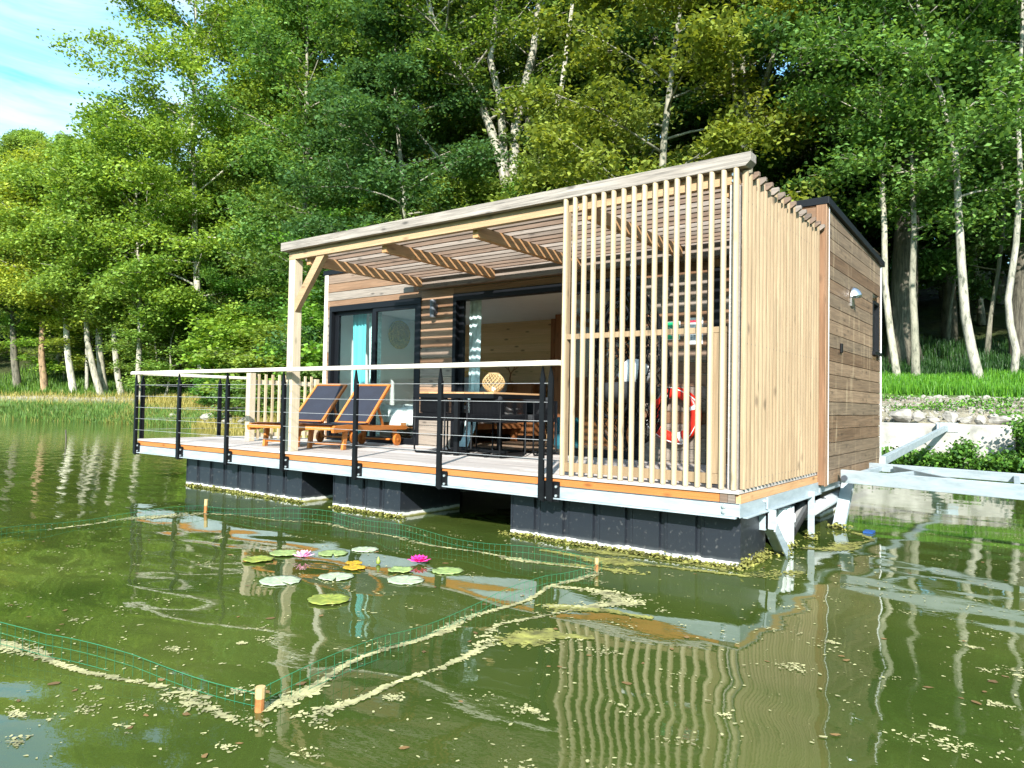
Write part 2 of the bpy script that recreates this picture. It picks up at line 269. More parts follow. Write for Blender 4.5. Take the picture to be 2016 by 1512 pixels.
# ------------------------------------------------------------------ helpers
def tag(o, label=None, cat=None, group=None, kind=None):
    if label: o['label'] = label
    if cat: o['category'] = cat
    if group: o['group'] = group
    if kind: o['kind'] = kind
    return o
def empty(name, loc=(0, 0, 0), rz=0):
    o = bpy.data.objects.new(name, None); o.location = loc; o.rotation_euler = (0, 0, rz); o.empty_display_size = .2; col.objects.link(o); return o
class MB:
    def __init__(s): s.v = []; s.f = []; s.t = []
    def _add(s, vs, fs, tone=None):
        b = len(s.v); tone = rnd.random() if tone is None else tone
        s.v += [tuple(v) for v in vs]; s.f += [tuple(b+i for i in f) for f in fs]; s.t += [tone]*len(vs); return s
    def box(s, x0, x1, y0, y1, z0, z1, tone=None):
        vs = [(x, y, z) for x in (x0, x1) for y in (y0, y1) for z in (z0, z1)]
        return s._add(vs, [(0, 1, 3, 2), (4, 6, 7, 5), (0, 4, 5, 1), (2, 3, 7, 6), (0, 2, 6, 4), (1, 5, 7, 3)], tone)
    def beam(s, a, b, w, h, side=(0, 0, 1), tone=None):
        a = Vector(a); b = Vector(b); d = (b-a).normalized(); u = Vector(side); r = d.cross(u).normalized(); u = r.cross(d).normalized()
        vs = [p + r*i*w/2 + u*j*h/2 for p in (a, b) for i in (-1, 1) for j in (-1, 1)]
        return s._add(vs, [(0, 1, 3, 2), (4, 6, 7, 5), (0, 4, 5, 1), (2, 3, 7, 6), (0, 2, 6, 4), (1, 5, 7, 3)], tone)
    def tube(s, pts, r, n=6, closed=False, tone=None, caps=True):
        pts = [Vector(p) for p in pts]; k = len(pts); rr = r if isinstance(r, (list, tuple)) else [r]*k
        vs = []; prev = None
        for i, p in enumerate(pts):
            if closed: d = pts[(i+1) % k]-pts[i-1]
            else: d = pts[min(i+1, k-1)]-pts[max(i-1, 0)]
            if d.length < 1e-9: d = Vector((0, 0, 1))
            d.normalize()
            if prev is None:
                a = Vector((0, 0, 1)) if abs(d.z) < .9 else Vector((1, 0, 0)); u = d.cross(a).normalized()
            else:
                u = prev - d*prev.dot(d)
                u = u.normalized() if u.length > 1e-6 else d.orthogonal().normalized()
            prev = u; w = d.cross(u)
            for j in range(n):
                an = 2*math.pi*j/n; vs.append(p + (u*math.cos(an)+w*math.sin(an))*rr[i])
        fs = []
        for i in range(k if closed else k-1):
            a0 = i*n; b0 = ((i+1) % k)*n
            for j in range(n): fs.append((a0+j, a0+(j+1) % n, b0+(j+1) % n, b0+j))
        if caps and not closed: fs += [tuple(range(n))[::-1], tuple((k-1)*n+j for j in range(n))]
        return s._add(vs, fs, tone)
    def prism(s, poly, axis, a, b, tone=None):
        """2D polygon extruded along an axis between a and b"""
        n = len(poly); vs = []
        for t in (a, b):
            for p in poly:
                q = list(p); q.insert(axis, t); vs.append(q)
        return s._add(vs, [tuple(range(n))[::-1], tuple(range(n, 2*n))]+[(i, (i+1) % n, n+(i+1) % n, n+i) for i in range(n)], tone)
    def lathe(s, prof, n=24, c=(0, 0, 0), tone=None):
        vs = [(c[0]+r*math.cos(2*math.pi*j/n), c[1]+r*math.sin(2*math.pi*j/n), c[2]+z) for r, z in prof for j in range(n)]
        return s._add(vs, [(i*n+j, i*n+(j+1) % n, (i+1)*n+(j+1) % n, (i+1)*n+j) for i in range(len(prof)-1) for j in range(n)], tone)
    def build(s, name, m, parent=None, smooth=False, bevel=0, rot=None, loc=None):
        me = bpy.data.meshes.new(name); me.from_pydata(s.v, [], s.f)
        a = me.attributes.new('tone', 'FLOAT', 'POINT'); a.data.foreach_set('value', s.t)
        bm = bmesh.new(); bm.from_mesh(me); bmesh.ops.recalc_face_normals(bm, faces=bm.faces); bm.to_mesh(me); bm.free()
        me.materials.append(m if not isinstance(m, str) else M[m])
        if smooth: me.polygons.foreach_set('use_smooth', [True]*len(me.polygons))
        o = bpy.data.objects.new(name, me); col.objects.link(o)
        if parent: o.parent = parent
        if rot: o.rotation_euler = rot
        if loc: o.location = loc
        if bevel:
            b = o.modifiers.new('bevel', 'BEVEL'); b.width = bevel; b.segments = 2; b.limit_method = 'ANGLE'
        return o
def copy_tree(o, parent=None):
    c = o.copy(); col.objects.link(c)
    if parent: c.parent = parent
    for ch in o.children: copy_tree(ch, c)
    return c
def npmesh(name, v, f4, m, tones=None, cols=None, smooth=False):
    me = bpy.data.meshes.new(name); nv, nf, k = len(v), len(f4), f4.shape[1]
    me.vertices.add(nv); me.vertices.foreach_set('co', np.asarray(v, np.float32).ravel())
    me.loops.add(nf*k); me.loops.foreach_set('vertex_index', np.asarray(f4, np.int32).ravel())
    me.polygons.add(nf); me.polygons.foreach_set('loop_start', np.arange(0, nf*k, k, dtype=np.int32)); me.polygons.foreach_set('loop_total', np.full(nf, k, np.int32))
    if smooth: me.polygons.foreach_set('use_smooth', np.ones(nf, bool))
    me.update(calc_edges=True); me.validate()
    if tones is not None:
        a = me.attributes.new('tone', 'FLOAT', 'POINT'); a.data.foreach_set('value', np.asarray(tones, np.float32))
    if cols is not None:
        a = me.attributes.new('col', 'FLOAT_COLOR', 'POINT'); a.data.foreach_set('color', np.asarray(cols, np.float32).ravel())
    me.materials.append(M[m] if isinstance(m, str) else m); return me
def link(name, me, parent=None):
    o = bpy.data.objects.new(name, me); col.objects.link(o)
    if parent: o.parent = parent
    return o

# ------------------------------------------------------------------ terrain
SH = np.array([(-220, -30), (-90, -8), (-60, 1), (-48, 5.5), (-41.4, 8.6), (-38, 10.2), (-33, 11.2), (-29.6, 11.8), (-25, 10.6), (-21, 9.6), (-16, 10.5), (-10, 12.6), (-4, 13.25), (1.3, 13.25), (3, 12.4), (7, 10), (14, 4), (30, -10), (60, -25), (140, -60)], float)
def shore(x): return np.interp(x, SH[:, 0], SH[:, 1])
DD = [-60, -6, -1, 0, .5, 1.4, 2.2, 4, 7, 12, 20, 32, 60, 110]
HH = [-3, -2.6, -1.3, -.66, -.3, .1, .5, .72, 1.5, 3.2, 5.6, 9.0, 14, 20]
HR = [-3, -2.6, -1.3, -.75, .42, .72, .95, 1.22, 1.65, 2.7, 5.0, 8.6, 14, 20]
def snoise(x, y, s=1.0):
    return (np.sin(x*1.3*s+y*.7*s)+np.sin(x*.53*s-y*1.1*s+2)+np.sin(x*2.7*s+1.3)*np.sin(y*2.2*s+.4))/3
def height(x, y):
    d = y-shore(x)
    wr = np.clip((np.asarray(x)+11)/5, 0, 1)
    h = np.interp(d, DD, HH)*(1-wr)+np.interp(d, DD, HR)*wr
    
    h = h + np.where(d > .2, snoise(x, y, .9)*np.clip(d*.03, 0, .35)*.9, 0)
    back = np.clip((-58-y)/18, 0, 1); h = np.maximum(h, np.where(back > 0, -2.5+7*back, -9))
    return h
xs = np.concatenate([np.arange(-200, -50, 2.5), np.arange(-50, 8, .5), np.arange(8, 140, 3)])
ys = np.concatenate([np.arange(-140, 0, 4), np.arange(0, 24, .4), np.arange(24, 60, 1), np.arange(60, 190, 4)])
X, Y = np.meshgrid(xs, ys); Z = height(X, Y); D = Y-shore(X)
nz_ = snoise(X, Y, 2.1)*.5+.5; nz2 = np.random.RandomState(3).rand(*X.shape)
def mixc(a, b, t): return a*(1-t[..., None])+b*t[..., None]
C_ = np.zeros(X.shape+(3,)); grass_c = np.array([.055, .105, .016]); litter = np.array([.035, .03, .015]); tan = np.array([.36, .27, .15]); path = np.array([.36, .32, .26]); grav = np.array([.25, .215, .165]); mud = np.array([.05, .05, .02])
C_[:] = grass_c
C_ = mixc(C_, litter, np.clip((D-5.5)/3, 0, 1)*np.clip(.45+.5*nz_, 0, 1))
left = np.clip((-20-X)/6, 0, 1); mid = np.clip((X+33)/5, 0, 1)*np.clip((-9-X)/3, 0, 1); right = np.clip((X+11)/3, 0, 1)
C_ = mixc(C_, tan, mid*np.clip(1-np.abs(D-1.1)/1.2, 0, 1)*np.clip(.35+nz_, 0, 1))
C_ = mixc(C_, path, np.clip((-34-X)/3, 0, 1)*np.clip(1.25-np.abs(D-2.6)/.6, 0, 1))
C_ = mixc(C_, grav, right*np.clip((2.9-D)/.5, 0, 1)*np.clip((D+.3)/.2, 0, 1)*np.clip(.75+nz2*.4, 0, 1))
C_ = mixc(C_, mud, np.clip((-.0-D)/.4, 0, 1))
ny, nx = X.shape; idx = np.arange(nx*ny).reshape(ny, nx)
F4 = np.stack([idx[:-1, :-1], idx[:-1, 1:], idx[1:, 1:], idx[1:, :-1]], -1).reshape(-1, 4)
cols = np.concatenate([C_.reshape(-1, 3), np.ones((nx*ny, 1))], 1)
g = link('ground', npmesh('ground', np.stack([X, Y, Z], -1).reshape(-1, 3), F4, 'ground', cols=cols, smooth=True)); tag(g, kind='structure')
wm = MB().box(-600, 600, -600, 600, W-.02, W); w = wm.build('water', 'water'); tag(w, kind='structure')

# ------------------------------------------------------------------ leaves, grass
def rs_unit(rs, n):
    v = rs.normal(size=(n, 3)); return v/np.linalg.norm(v, axis=1)[:, None]
def leaf_quads(rs, c, size, flat=.55, droop=None):
    n = len(c); nrm = rs_unit(rs, n); nrm[:, 2] = np.abs(nrm[:, 2])+flat; nrm /= np.linalg.norm(nrm, axis=1)[:, None]
    t = rs_unit(rs, n); a = np.cross(nrm, t); a /= np.linalg.norm(a, axis=1)[:, None]; b = np.cross(nrm, a)
    s = size*rs.uniform(.65, 1.25, n)[:, None]
    v = np.empty((n, 4, 3)); fold = nrm*s*.18
    v[:, 0] = c-a*s; v[:, 1] = c+b*s*.68+fold-a*s*.15; v[:, 2] = c+a*s; v[:, 3] = c-b*s*.68+fold-a*s*.15
    return v.reshape(-1, 3), np.arange(n*4).reshape(n, 4)
def tree_meshes(seed, H, z0, Rr, nprim, nleaf, lsize, r0=.22, trunk=None, spray=.62, up=.35, top_r=.03, lean=.5, sub=7, prof='round'):
    rs = np.random.RandomState(seed)
    if trunk is None:
        ph = rs.rand(4)*6; ks = np.linspace(0, 1, 9)
        trunk = [(lean*(math.sin(ph[0]+k*2.5)-math.sin(ph[0]))+.12*math.sin(k*9+ph[2]), lean*(math.sin(ph[1]+k*2.2)-math.sin(ph[1])), k*H) for k in ks]
    T = np.array(trunk, float); tz = T[:, 2]; top = tz[-1]; base = tz[0]
    tp = lambda z: np.array([np.interp(z, tz, T[:, 0]), np.interp(z, tz, T[:, 1]), z])
    mb = MB(); k = len(T); fr = (tz-base)/(top-base)
    mb.tube([tuple(p) for p in T], [max(top_r, r0*(1-.85*a)*(1.45 if i == 0 else 1)) for i, a in enumerate(fr)], 8, tone=.5)
    cs = []; dirs = []
    for i in range(nprim):
        a = (i+.5)/nprim; z = z0+(top-z0)*a**.9; o = tp(z); az = i*2.39996+rs.rand()*.8
        e = {'round': math.sin(math.pi*min(1, .15+a*.8))**.7, 'cone': (1-a)**.6+.15, 'flat': .6+.4*a, 'vase': .35+.75*a}[prof]
        ln = Rr*e*rs.uniform(.75, 1.2); el = up*rs.uniform(.5, 1.6)+(.5*a)
        d = np.array([math.cos(az)*math.cos(el), math.sin(az)*math.cos(el), math.sin(el)])
        pts = []; p = o.copy(); dd = d.copy()
        for q in range(6):
            pts.append(tuple(p)); p = p+dd*ln/5; dd = dd+np.array([0, 0, -.07])+rs.normal(size=3)*.09; dd /= np.linalg.norm(dd)
        rb = max(.015, r0*(1-.8*(z-base)/(top-base))*.42)
        mb.tube(pts, [rb*(1-.16*q) for q in range(6)], 5, tone=.5)
        for j in range(sub):
            t = rs.uniform(.3, 1.0); qi = min(4, int(t*5)); q0 = np.array(pts[qi])*(1-(t*5-qi))+np.array(pts[qi+1])*(t*5-qi)
            az2 = az+rs.choice([-1, 1])*rs.uniform(.3, 1.2); l2 = ln*.45*rs.uniform(.5, 1.1)*(1.15-t*.5); el2 = rs.uniform(-.1, .5)
            d2 = np.array([math.cos(az2)*math.cos(el2), math.sin(az2)*math.cos(el2), math.sin(el2)])
            e2 = q0+d2*l2; mb.tube([tuple(q0), tuple((q0+e2)/2+rs.normal(size=3)*.05), tuple(e2)], [rb*.4, rb*.3, .008], 4, tone=.5)
            for u in (.45, .75, 1.0): cs.append(q0+d2*l2*u); dirs.append(d2)
        cs.append(np.array(pts[-1])); dirs.append(d)
    for q in range(4): cs.append(tp(top)+rs.normal(size=3)*[.3, .3, .2]); dirs.append(np.array([0, 0, 1.]))
    cs = np.array(cs); dirs = np.array(dirs); n = len(cs)
    w = rs.uniform(.4, 1.5, n); w /= w.sum(); pick = rs.choice(n, nleaf, p=w); tonec = rs.rand(n)
    c = cs[pick]; off = rs.normal(size=(nleaf, 3))*[spray*.6, spray*.6, spray*.3]; sd_ = dirs[pick]
    off += sd_*rs.normal(size=nleaf)[:, None]*spray*.35
    off[:, 2] -= (off[:, 0]**2+off[:, 1]**2)*.22/spray
    c = c+off; v, fq = leaf_quads(rs, c, lsize)
    tone = np.clip(tonec[pick]*.55+rs.rand(nleaf)*.45, 0, 1)
    return mb, npmesh('crown', v, fq, 'leaf', tones=np.repeat(tone, 4))
class Proto:
    def __init__(s, **k):
        s.mb, s.crown = tree_meshes(**k); s.trunk = None
    def place(s, name, loc, sc, rz, leafc, barkc, label, cat, group, bm='bark'):
        root = empty(name, loc, rz); root.scale = (sc[0], sc[0], sc[1])
        if s.trunk is None:
            t = s.mb.build('trunk', bm, root, smooth=True); s.trunk = t.data
        else: t = link('trunk', s.trunk, root)
        t.color = tuple(barkc)+(1,)
        c = link('crown', s.crown, root); c.color = tuple(leafc)+(1,)
        return tag(root, label, cat, group)
YG = (.225, .315, .055); YY = (.33, .38, .055); MG = (.135, .235, .055); DG = (.085, .165, .05); BG = (.07, .14, .055)
PALE = (.32, .30, .25); GREYB = (.22, .21, .17); DARKB = (.11, .10, .075)

protos = [Proto(seed=11, H=21, z0=4.5, Rr=5.0, nprim=34, nleaf=54000, lsize=.095, r0=.26),
          Proto(seed=12, H=24, z0=7.5, Rr=4.2, nprim=34, nleaf=50000, lsize=.094, r0=.28, up=.5),
          Proto(seed=13, H=19, z0=3.0, Rr=5.4, nprim=36, nleaf=54000, lsize=.095, r0=.24, up=.2, prof='round'),
          Proto(seed=14, H=22, z0=6.5, Rr=3.6, nprim=28, nleaf=38000, lsize=.085, r0=.2, up=.6, prof='vase'),
          Proto(seed=15, H=17, z0=1.8, Rr=4.6, nprim=34, nleaf=50000, lsize=.094, r0=.2, up=.15, prof='cone')]
young = [Proto(seed=21, H=9, z0=1.6, Rr=2.6, nprim=22, nleaf=18000, lsize=.075, r0=.07, up=.25, spray=.42, lean=.3),
         Proto(seed=22, H=7, z0=.8, Rr=2.4, nprim=20, nleaf=16000, lsize=.075, r0=.06, up=.2, spray=.42, lean=.25)]
bush = [Proto(seed=31, H=2.6, z0=.15, Rr=1.9, nprim=20, nleaf=8000, lsize=.08, r0=.04, up=.4, spray=.33, lean=.15),
        Proto(seed=32, H=1.5, z0=.1, Rr=1.5, nprim=18, nleaf=6000, lsize=.07, r0=.03, up=.5, spray=.28, lean=.1)]

# ---- individually shaped trees at the edge of the wood
TP = {
'slenderA': [(-1.95, 19.12, 1.54), (-2.16, 19.09, 3.09), (-2.3, 19.06, 4.49), (-2.32, 19.06, 6.22), (-2.41, 19.05, 8.13), (-2.46, 19.04, 10.51), (-2.35, 19.05, 12.4), (-2.24, 19.04, 15.66)],
'birchB': [(0.14, 19.0, 1.55), (-0.06, 18.98, 2.54), (-0.2, 18.97, 3.43), (-0.29, 18.97, 4.9), (-0.37, 18.95, 6.68), (-0.44, 18.95, 8.19), (-0.72, 18.92, 9.59), (-1.11, 18.87, 11.33), (-1.42, 18.83, 12.95), (-1.88, 18.8, 16.88)],
'birchC': [(0.93, 19.46, 1.65), (0.99, 19.47, 2.39), (0.85, 19.46, 3.13), (0.8, 19.46, 3.85), (0.99, 19.47, 5.43), (1.09, 19.47, 7.3), (1.04, 19.47, 9.21), (1.13, 19.47, 11.24), (1.17, 19.47, 12.99), (1.29, 19.46, 16.67)],
'darkD': [(1.17, 22.76, 1.9), (1.09, 22.76, 4.09), (1.16, 22.76, 7.34), (1.27, 22.76, 10.6), (1.27, 22.77, 13.9), (1.33, 22.75, 24.78)],
'darkE': [(-2.43, 23.19, 3.3), (-2.37, 23.2, 6.17), (-2.25, 23.22, 8.87), (-2.18, 23.23, 11.58), (-2.11, 23.24, 15.21), (-2, 23.2, 23)],
'slF': [(-1.49, 19.28, 1.77), (-1.53, 19.28, 3.23), (-1.59, 19.27, 4.46), (-1.54, 19.28, 6.16), (-1.61, 19.27, 8.5), (-1.6, 19.3, 12)],
'fork': [(-6.81, 20.06, 3.58), (-6.87, 20.04, 9.76), (-6.92, 20.02, 11.23), (-7.09, 19.96, 13.1), (-7.23, 19.91, 15.34), (-7.4, 19.9, 20)],
'cen1': [(-16.27, 18.35, 4.0), (-16.29, 18.34, 8.98), (-16.53, 18.15, 10.47), (-16.96, 17.81, 12.16), (-17.56, 17.31, 13.85), (-18.21, 16.74, 15.09), (-18.85, 16.14, 16.74), (-19.3, 15.6, 19.5)],
'L1': [(-42.56, 12.47, 0.7), (-42.65, 12.25, 2.07), (-42.71, 12.1, 3.22), (-42.78, 11.92, 5.79), (-42.91, 11.6, 9.2), (-43.3, 10.9, 12.2)],
'L2': [(-40.19, 12.97, 0.39), (-40.37, 12.54, 2.06), (-40.51, 12.21, 3.71), (-40.58, 12.04, 6.77), (-40.69, 11.78, 9.8), (-40.8, 11.6, 11.8)],
'L3': [(-40.58, 13.3, 0.51), (-40.67, 13.11, 1.81), (-40.75, 12.93, 3.5), (-40.78, 12.86, 6.9), (-40.88, 12.62, 10.85), (-40.6, 13, 13.5)],
'L4': [(-38.86, 13.47, 0.22), (-38.99, 13.19, 1.79), (-39.07, 13.01, 3.45), (-39.15, 12.84, 6.76), (-39.26, 12.59, 10.34), (-39.3, 12.4, 12.6)],
'L5': [(-42.33, 13.03, 1.01), (-42.35, 12.98, 2.98), (-42.38, 12.91, 4.71), (-42.4, 12.9, 12)],
'L6': [(-35.85, 12.9, .9), (-35.87, 12.78, 1.75), (-35.86, 12.79, 4.37), (-35.92, 12.67, 7.51), (-36.01, 12.48, 9.86), (-36.1, 12.4, 14.5)],
'L7': [(-33.6, 15, 1.4), (-33.64, 14.86, 3.13), (-33.77, 14.63, 6.55), (-33.86, 14.48, 9.45), (-33.88, 14.45, 10.78), (-33.96, 14.3, 13.41), (-34, 14.2, 23)],
'L8': [(-47.27, 11.27, 1.04), (-47.35, 11.05, 2.98), (-47.38, 10.95, 4.78), (-47.5, 10.9, 11.5)],
'L9': [(-44.95, 11.84, 1.06), (-45.02, 11.65, 2.96), (-45.1, 11.6, 11)],
'L10': [(-26.6, 16.5, 2.0), (-26.65, 16.38, 3.02), (-26.74, 16.27, 5.21), (-26.86, 16.11, 7.64), (-27, 16, 20)],
}
def special(key, name, label, cat, r0, z0, Rr, nprim, nleaf, leafc, barkc, seed, bm='bark', lsize=.11, up=.35, spray=.64, prof='round', forks=()):
    P = np.array(TP[key]); b = P[0].copy(); b[2] = min(b[2], float(height(b[0], b[1])))-.15
    loc = (b[0], b[1], b[2]); Tk = P-b; Tk = np.vstack([[0, 0, 0], Tk]) if Tk[0, 2] > .05 else Tk
    mb, crown = tree_meshes(seed, 0, z0, Rr, nprim, int(nleaf*1.9), lsize*.74, r0=r0, trunk=Tk, up=up, spray=spray, prof=prof)
    root = empty(name, loc)
    for fk, r in forks: mb.tube([tuple(np.array(q)-b) for q in fk], [r*(1-.6*i/(len(fk)-1)) for i in range(len(fk))], 7, tone=.5)
    t = mb.build('trunk', bm, root, smooth=True); t.color = tuple(barkc)+(1,)
    c = link('crown', crown, root); c.color = tuple(leafc)+(1,)
    return tag(root, label, cat)
special('slenderA', 'slender_tree', 'slender pale tree standing just right of the cabin back corner', 'tree', .115, 6.2, 3.0, 20, 7000, MG, PALE, 101, up=.3)
special('birchB', 'birch_tree', 'white barked tree leaning left above the rock row on the right bank', 'tree', .14, 5.2, 3.5, 26, 10500, MG, (.30, .285, .25), 102)
special('birchC', 'crooked_tree', 'crooked white trunk at the right edge in front of the thick dark trunk', 'tree', .105, 6.0, 2.8, 18, 6500, MG, (.30, .285, .25), 103)
special('darkD', 'oak_tree', 'thick furrowed dark trunk at the right edge behind the crooked white one', 'tree', .5, 9.5, 5, 26, 14000, DG, DARKB, 104, 'bark_dark')
special('darkE', 'oak_tree', 'thick brown furrowed trunk deep in the shade right of the cabin roof', 'tree', .48, 9.5, 5, 26, 16000, DG, DARKB, 105, 'bark_dark')
special('slF', 'slender_tree', 'thin grey trunk in the shade between the cabin corner and the leaning white tree', 'tree', .13, 4.5, 2.2, 16, 6000, MG, GREYB, 106)
special('fork', 'forked_tree', 'grey forked tree rising behind the peak of the pergola', 'tree', .22, 10, 4.2, 26, 13000, DG, GREYB, 107, forks=[([(-6.88, 20.04, 10.2), (-6.47, 20.18, 11.91), (-5.99, 20.33, 13.49), (-5.44, 20.49, 15.21), (-5, 20.6, 18)], .13), ([(-6.85, 20.05, 8.6), (-7.3, 19.9, 11.5), (-7.7, 19.8, 15), (-8, 19.7, 19)], .12)])
special('cen1', 'forked_tree', 'large multi stemmed tree spreading above the middle of the pergola', 'tree', .36, 10.5, 5.5, 24, 11000, (.15, .22, .035), (.30, .28, .24), 108, lsize=.12,
        forks=[([(-16.2, 18.4, 5.5), (-16.17, 18.43, 8.99), (-16.13, 18.46, 12.19), (-15.9, 18.63, 13.7), (-15.58, 18.87, 15.42), (-15.4, 18.99, 17.58), (-15.2, 19, 20)], .26),
               ([(-16.29, 18.34, 8.0), (-16.65, 18.06, 13.25), (-17.0, 17.77, 14.95), (-16.86, 17.89, 16.68), (-16.8, 18, 19)], .2),
               ([(-16.1, 18.4, 7.5), (-15.1, 18.8, 10.5), (-14.3, 19.1, 13.5), (-13.9, 19.2, 17)], .18),
               ([(-16.5, 18.2, 7.0), (-17.8, 17.6, 9.3), (-19.2, 16.9, 11.2), (-20.4, 16.2, 12.8)], .12)])
special('L1', 'birch_tree', 'brightest white trunk on the left bank, yellowing leaves above', 'tree', .22, 3.6, 4.6, 26, 17000, YY, (.46, .44, .38), 109, lsize=.13)
special('L2', 'birch_tree', 'pale trunk leaning left, second of the white trunks on the left bank', 'tree', .21, 4.5, 4.5, 26, 16000, YG, PALE, 110, lsize=.13)
special('L3', 'birch_tree', 'straighter brownish pale trunk touching the leaning one at its foot', 'tree', .24, 4.5, 4.5, 24, 15000, YG, (.36, .33, .27), 111, lsize=.13)
special('L4', 'birch_tree', 'mottled pale trunk just left of the railing end on the bank', 'tree', .2, 3.8, 4.5, 28, 17000, YG, PALE, 112, lsize=.13)
special('L5', 'young_tree', 'very thin straight white stem between the two leaning pale trunks', 'tree', .11, 4.5, 2.0, 14, 6000, YG, (.30, .285, .25), 113, lsize=.12)
special('L6', 'slender_tree', 'tall thin pale trunk rising above the corner of the railing', 'tree', .16, 3.5, 4.6, 30, 18000, (.20, .30, .05), PALE, 114, lsize=.13)
special('L7', 'birch_tree', 'tall white stem in the green crowns left of the pergola', 'tree', .22, 3.0, 5.4, 38, 30000, (.23, .325, .05), (.40, .38, .33), 115, lsize=.13)
special('L8', 'slender_tree', 'dark trunk at the far left edge above the path', 'tree', .24, 3.6, 4.2, 24, 15000, MG, DARKB, 116, lsize=.13)
special('L9', 'slender_tree', 'brown trunk between the far left trunk and the white one', 'tree', .22, 3.6, 4.2, 24, 15000, YY, (.26, .17, .1), 117, lsize=.13)
special('L10', 'slender_tree', 'grey trunk seen just left of the wooden pergola post', 'tree', .24, 5, 4.8, 28, 17000, MG, GREYB, 118, lsize=.13)

# ---- the forest: rows of trees up the slope
CX, CY = 1.95, -5.48
def sky_cap(az, dist, gz):
    """the wood is lower at its far left end, where the sky shows"""
    if az < -68: return max(6, .325*dist-gz)
    if az < -60.5: return max(6, .30*dist-gz)
    if az < -58.5: return max(7, .42*dist-gz)
    return 99
placed = []; nt_ = 0
frs = random.Random(5)
groups = {'left': ('in the sunlit wood beyond the left end of the deck', 'trees of the wood left of the cabin'),
          'mid': ('on the wooded slope behind the cabin roof', 'trees of the wood behind the cabin'),
          'right': ('on the wooded slope above the right bank', 'trees of the wood above the right bank')}
cands = []
for ring, (d0, d1, sp, cnt) in enumerate(((4.5, 9, 4.6, 500), (9, 18, 4.9, 700), (18, 34, 6.0, 700), (34, 60, 8.5, 500))):
    for k in range(cnt):
        x = frs.uniform(-80, 12); d = frs.uniform(d0, d1); y = float(shore(x))+d
        dist = math.hypot(x-CX, y-CY); az = math.degrees(math.atan2(x-CX, y-CY))
        if az > 9 or az < -80 or dist > 92 or dist < 22: continue
        if any((x-a)**2+(y-b)**2 < sp*sp for a, b in placed): continue
        if any((x-t[0][0])**2+(y-t[0][1])**2 < 6.5 for t in TP.values()): continue
        if az > -9 and dist < 28: continue
        if az > -10 and ring == 0: continue
        if ring == 3 and (az > -60 and frs.random() < .85): continue
        if az > -47 and ring == 2 and frs.random() < .45: continue
        if -42 < az < -27 and dist < 32: continue
        if -22.5 < az < -14.5 and dist < 29: continue
        if az > -27 and ring == 1 and frs.random() < .3: continue
        placed.append((x, y)); cands.append((x, y, d, dist, az, ring))
for x, y, d, dist, az, ring in cands:
    gz = float(height(x, y)); cap = sky_cap(az, dist, gz-.6)
    pi = frs.choice([0, 1, 2, 3, 4] if ring > 0 else [0, 2, 4, 4, 3]); 
    if az > -14 and ring <= 1: pi = frs.choice([1, 3, 1])
    hs = frs.uniform(.85, 1.2); H0 = [21, 24, 19, 22, 17][pi]
    if ring >= 2 and -52 < az: hs *= 1.0
    hs = min(hs, cap/(H0+2.8)); ws = max(.55, min(1.15, hs*frs.uniform(.85, 1.15)))
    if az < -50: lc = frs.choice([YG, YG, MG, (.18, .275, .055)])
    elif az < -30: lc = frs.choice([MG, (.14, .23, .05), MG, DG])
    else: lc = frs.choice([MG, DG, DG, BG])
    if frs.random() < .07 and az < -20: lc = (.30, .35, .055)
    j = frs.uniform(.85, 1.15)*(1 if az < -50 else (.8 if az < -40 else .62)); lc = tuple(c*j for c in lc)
    gk = 'left' if az < -48 else ('mid' if az < -14 else 'right')
    cw = 'yellowing' if lc[0] > lc[1]*.92 else ('yellow green' if lc[0] > .7*lc[1] else ('mid green' if lc[1] > .17*(1 if az < -40 else .62) else 'dark green'))
    sw_ = ['broad crowned', 'high crowned', 'wide', 'slender', 'conical'][pi]
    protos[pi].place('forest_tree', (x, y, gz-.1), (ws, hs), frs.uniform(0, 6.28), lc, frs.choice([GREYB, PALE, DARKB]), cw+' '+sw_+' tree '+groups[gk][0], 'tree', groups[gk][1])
    nt_ += 1
print('forest trees', nt_)
# opposite bank behind the camera (seen only as reflections in the glass)
for k in range(22):
    x = -55+k*6.2+frs.uniform(-2, 2); y = -78+frs.uniform(-5, 5)
    protos[k % 5].place('bank_tree', (x, y, float(height(x, y))-.1), (1.1, .72), frs.uniform(0, 6), MG, GREYB, 'leafy tree on the opposite shore behind the viewer', 'tree', 'trees on the opposite shore')
# ---- understorey
def under(pr, name, spots, lc, label, group, cat='shrub'):
    base_ = label
    for x, y, s, sh in spots:
        label = base_.replace('HERE', 'beside the pale trunks left of the deck' if x < -34 else ('behind the railing cables' if x < -27 else ('behind the wooden pergola post' if x < -19 else 'hidden behind the cabin walls')))
        c = tuple(q*frs.uniform(.85, 1.15) for q in lc)
        pr.place(name, (x, y, float(height(x, y))-.08), (s, sh), frs.uniform(0, 6), c, GREYB, label, cat, group)
under(young[1], 'young_tree', [(-44, 14.2, 1.2, .7), (-39.5, 15.5, 1.2, .8), (-37.2, 14.5, 1.1, .8), (-35, 13.8, 1.1, .75), (-46.5, 13.5, 1.2, .7)], YG, 'young yellow green tree between the pale trunks on the left bank', 'young trees between the pale trunks', 'tree')
sp_mid = []
for k in range(34):
    x = -36+k*.86+frs.uniform(-.5, .5); y = float(shore(x))+frs.uniform(5.2, 9); sp_mid.append((x, y, frs.uniform(.8, 1.3), frs.uniform(.7, 1.25)))
under(young[0], 'young_tree', sp_mid[::2], (.17, .27, .05), 'bright young tree with low branches HERE', 'young trees at the edge of the wood', 'tree')
under(young[1], 'young_tree', sp_mid[1::2], MG, 'short mid green young tree HERE', 'young trees at the edge of the wood', 'tree')
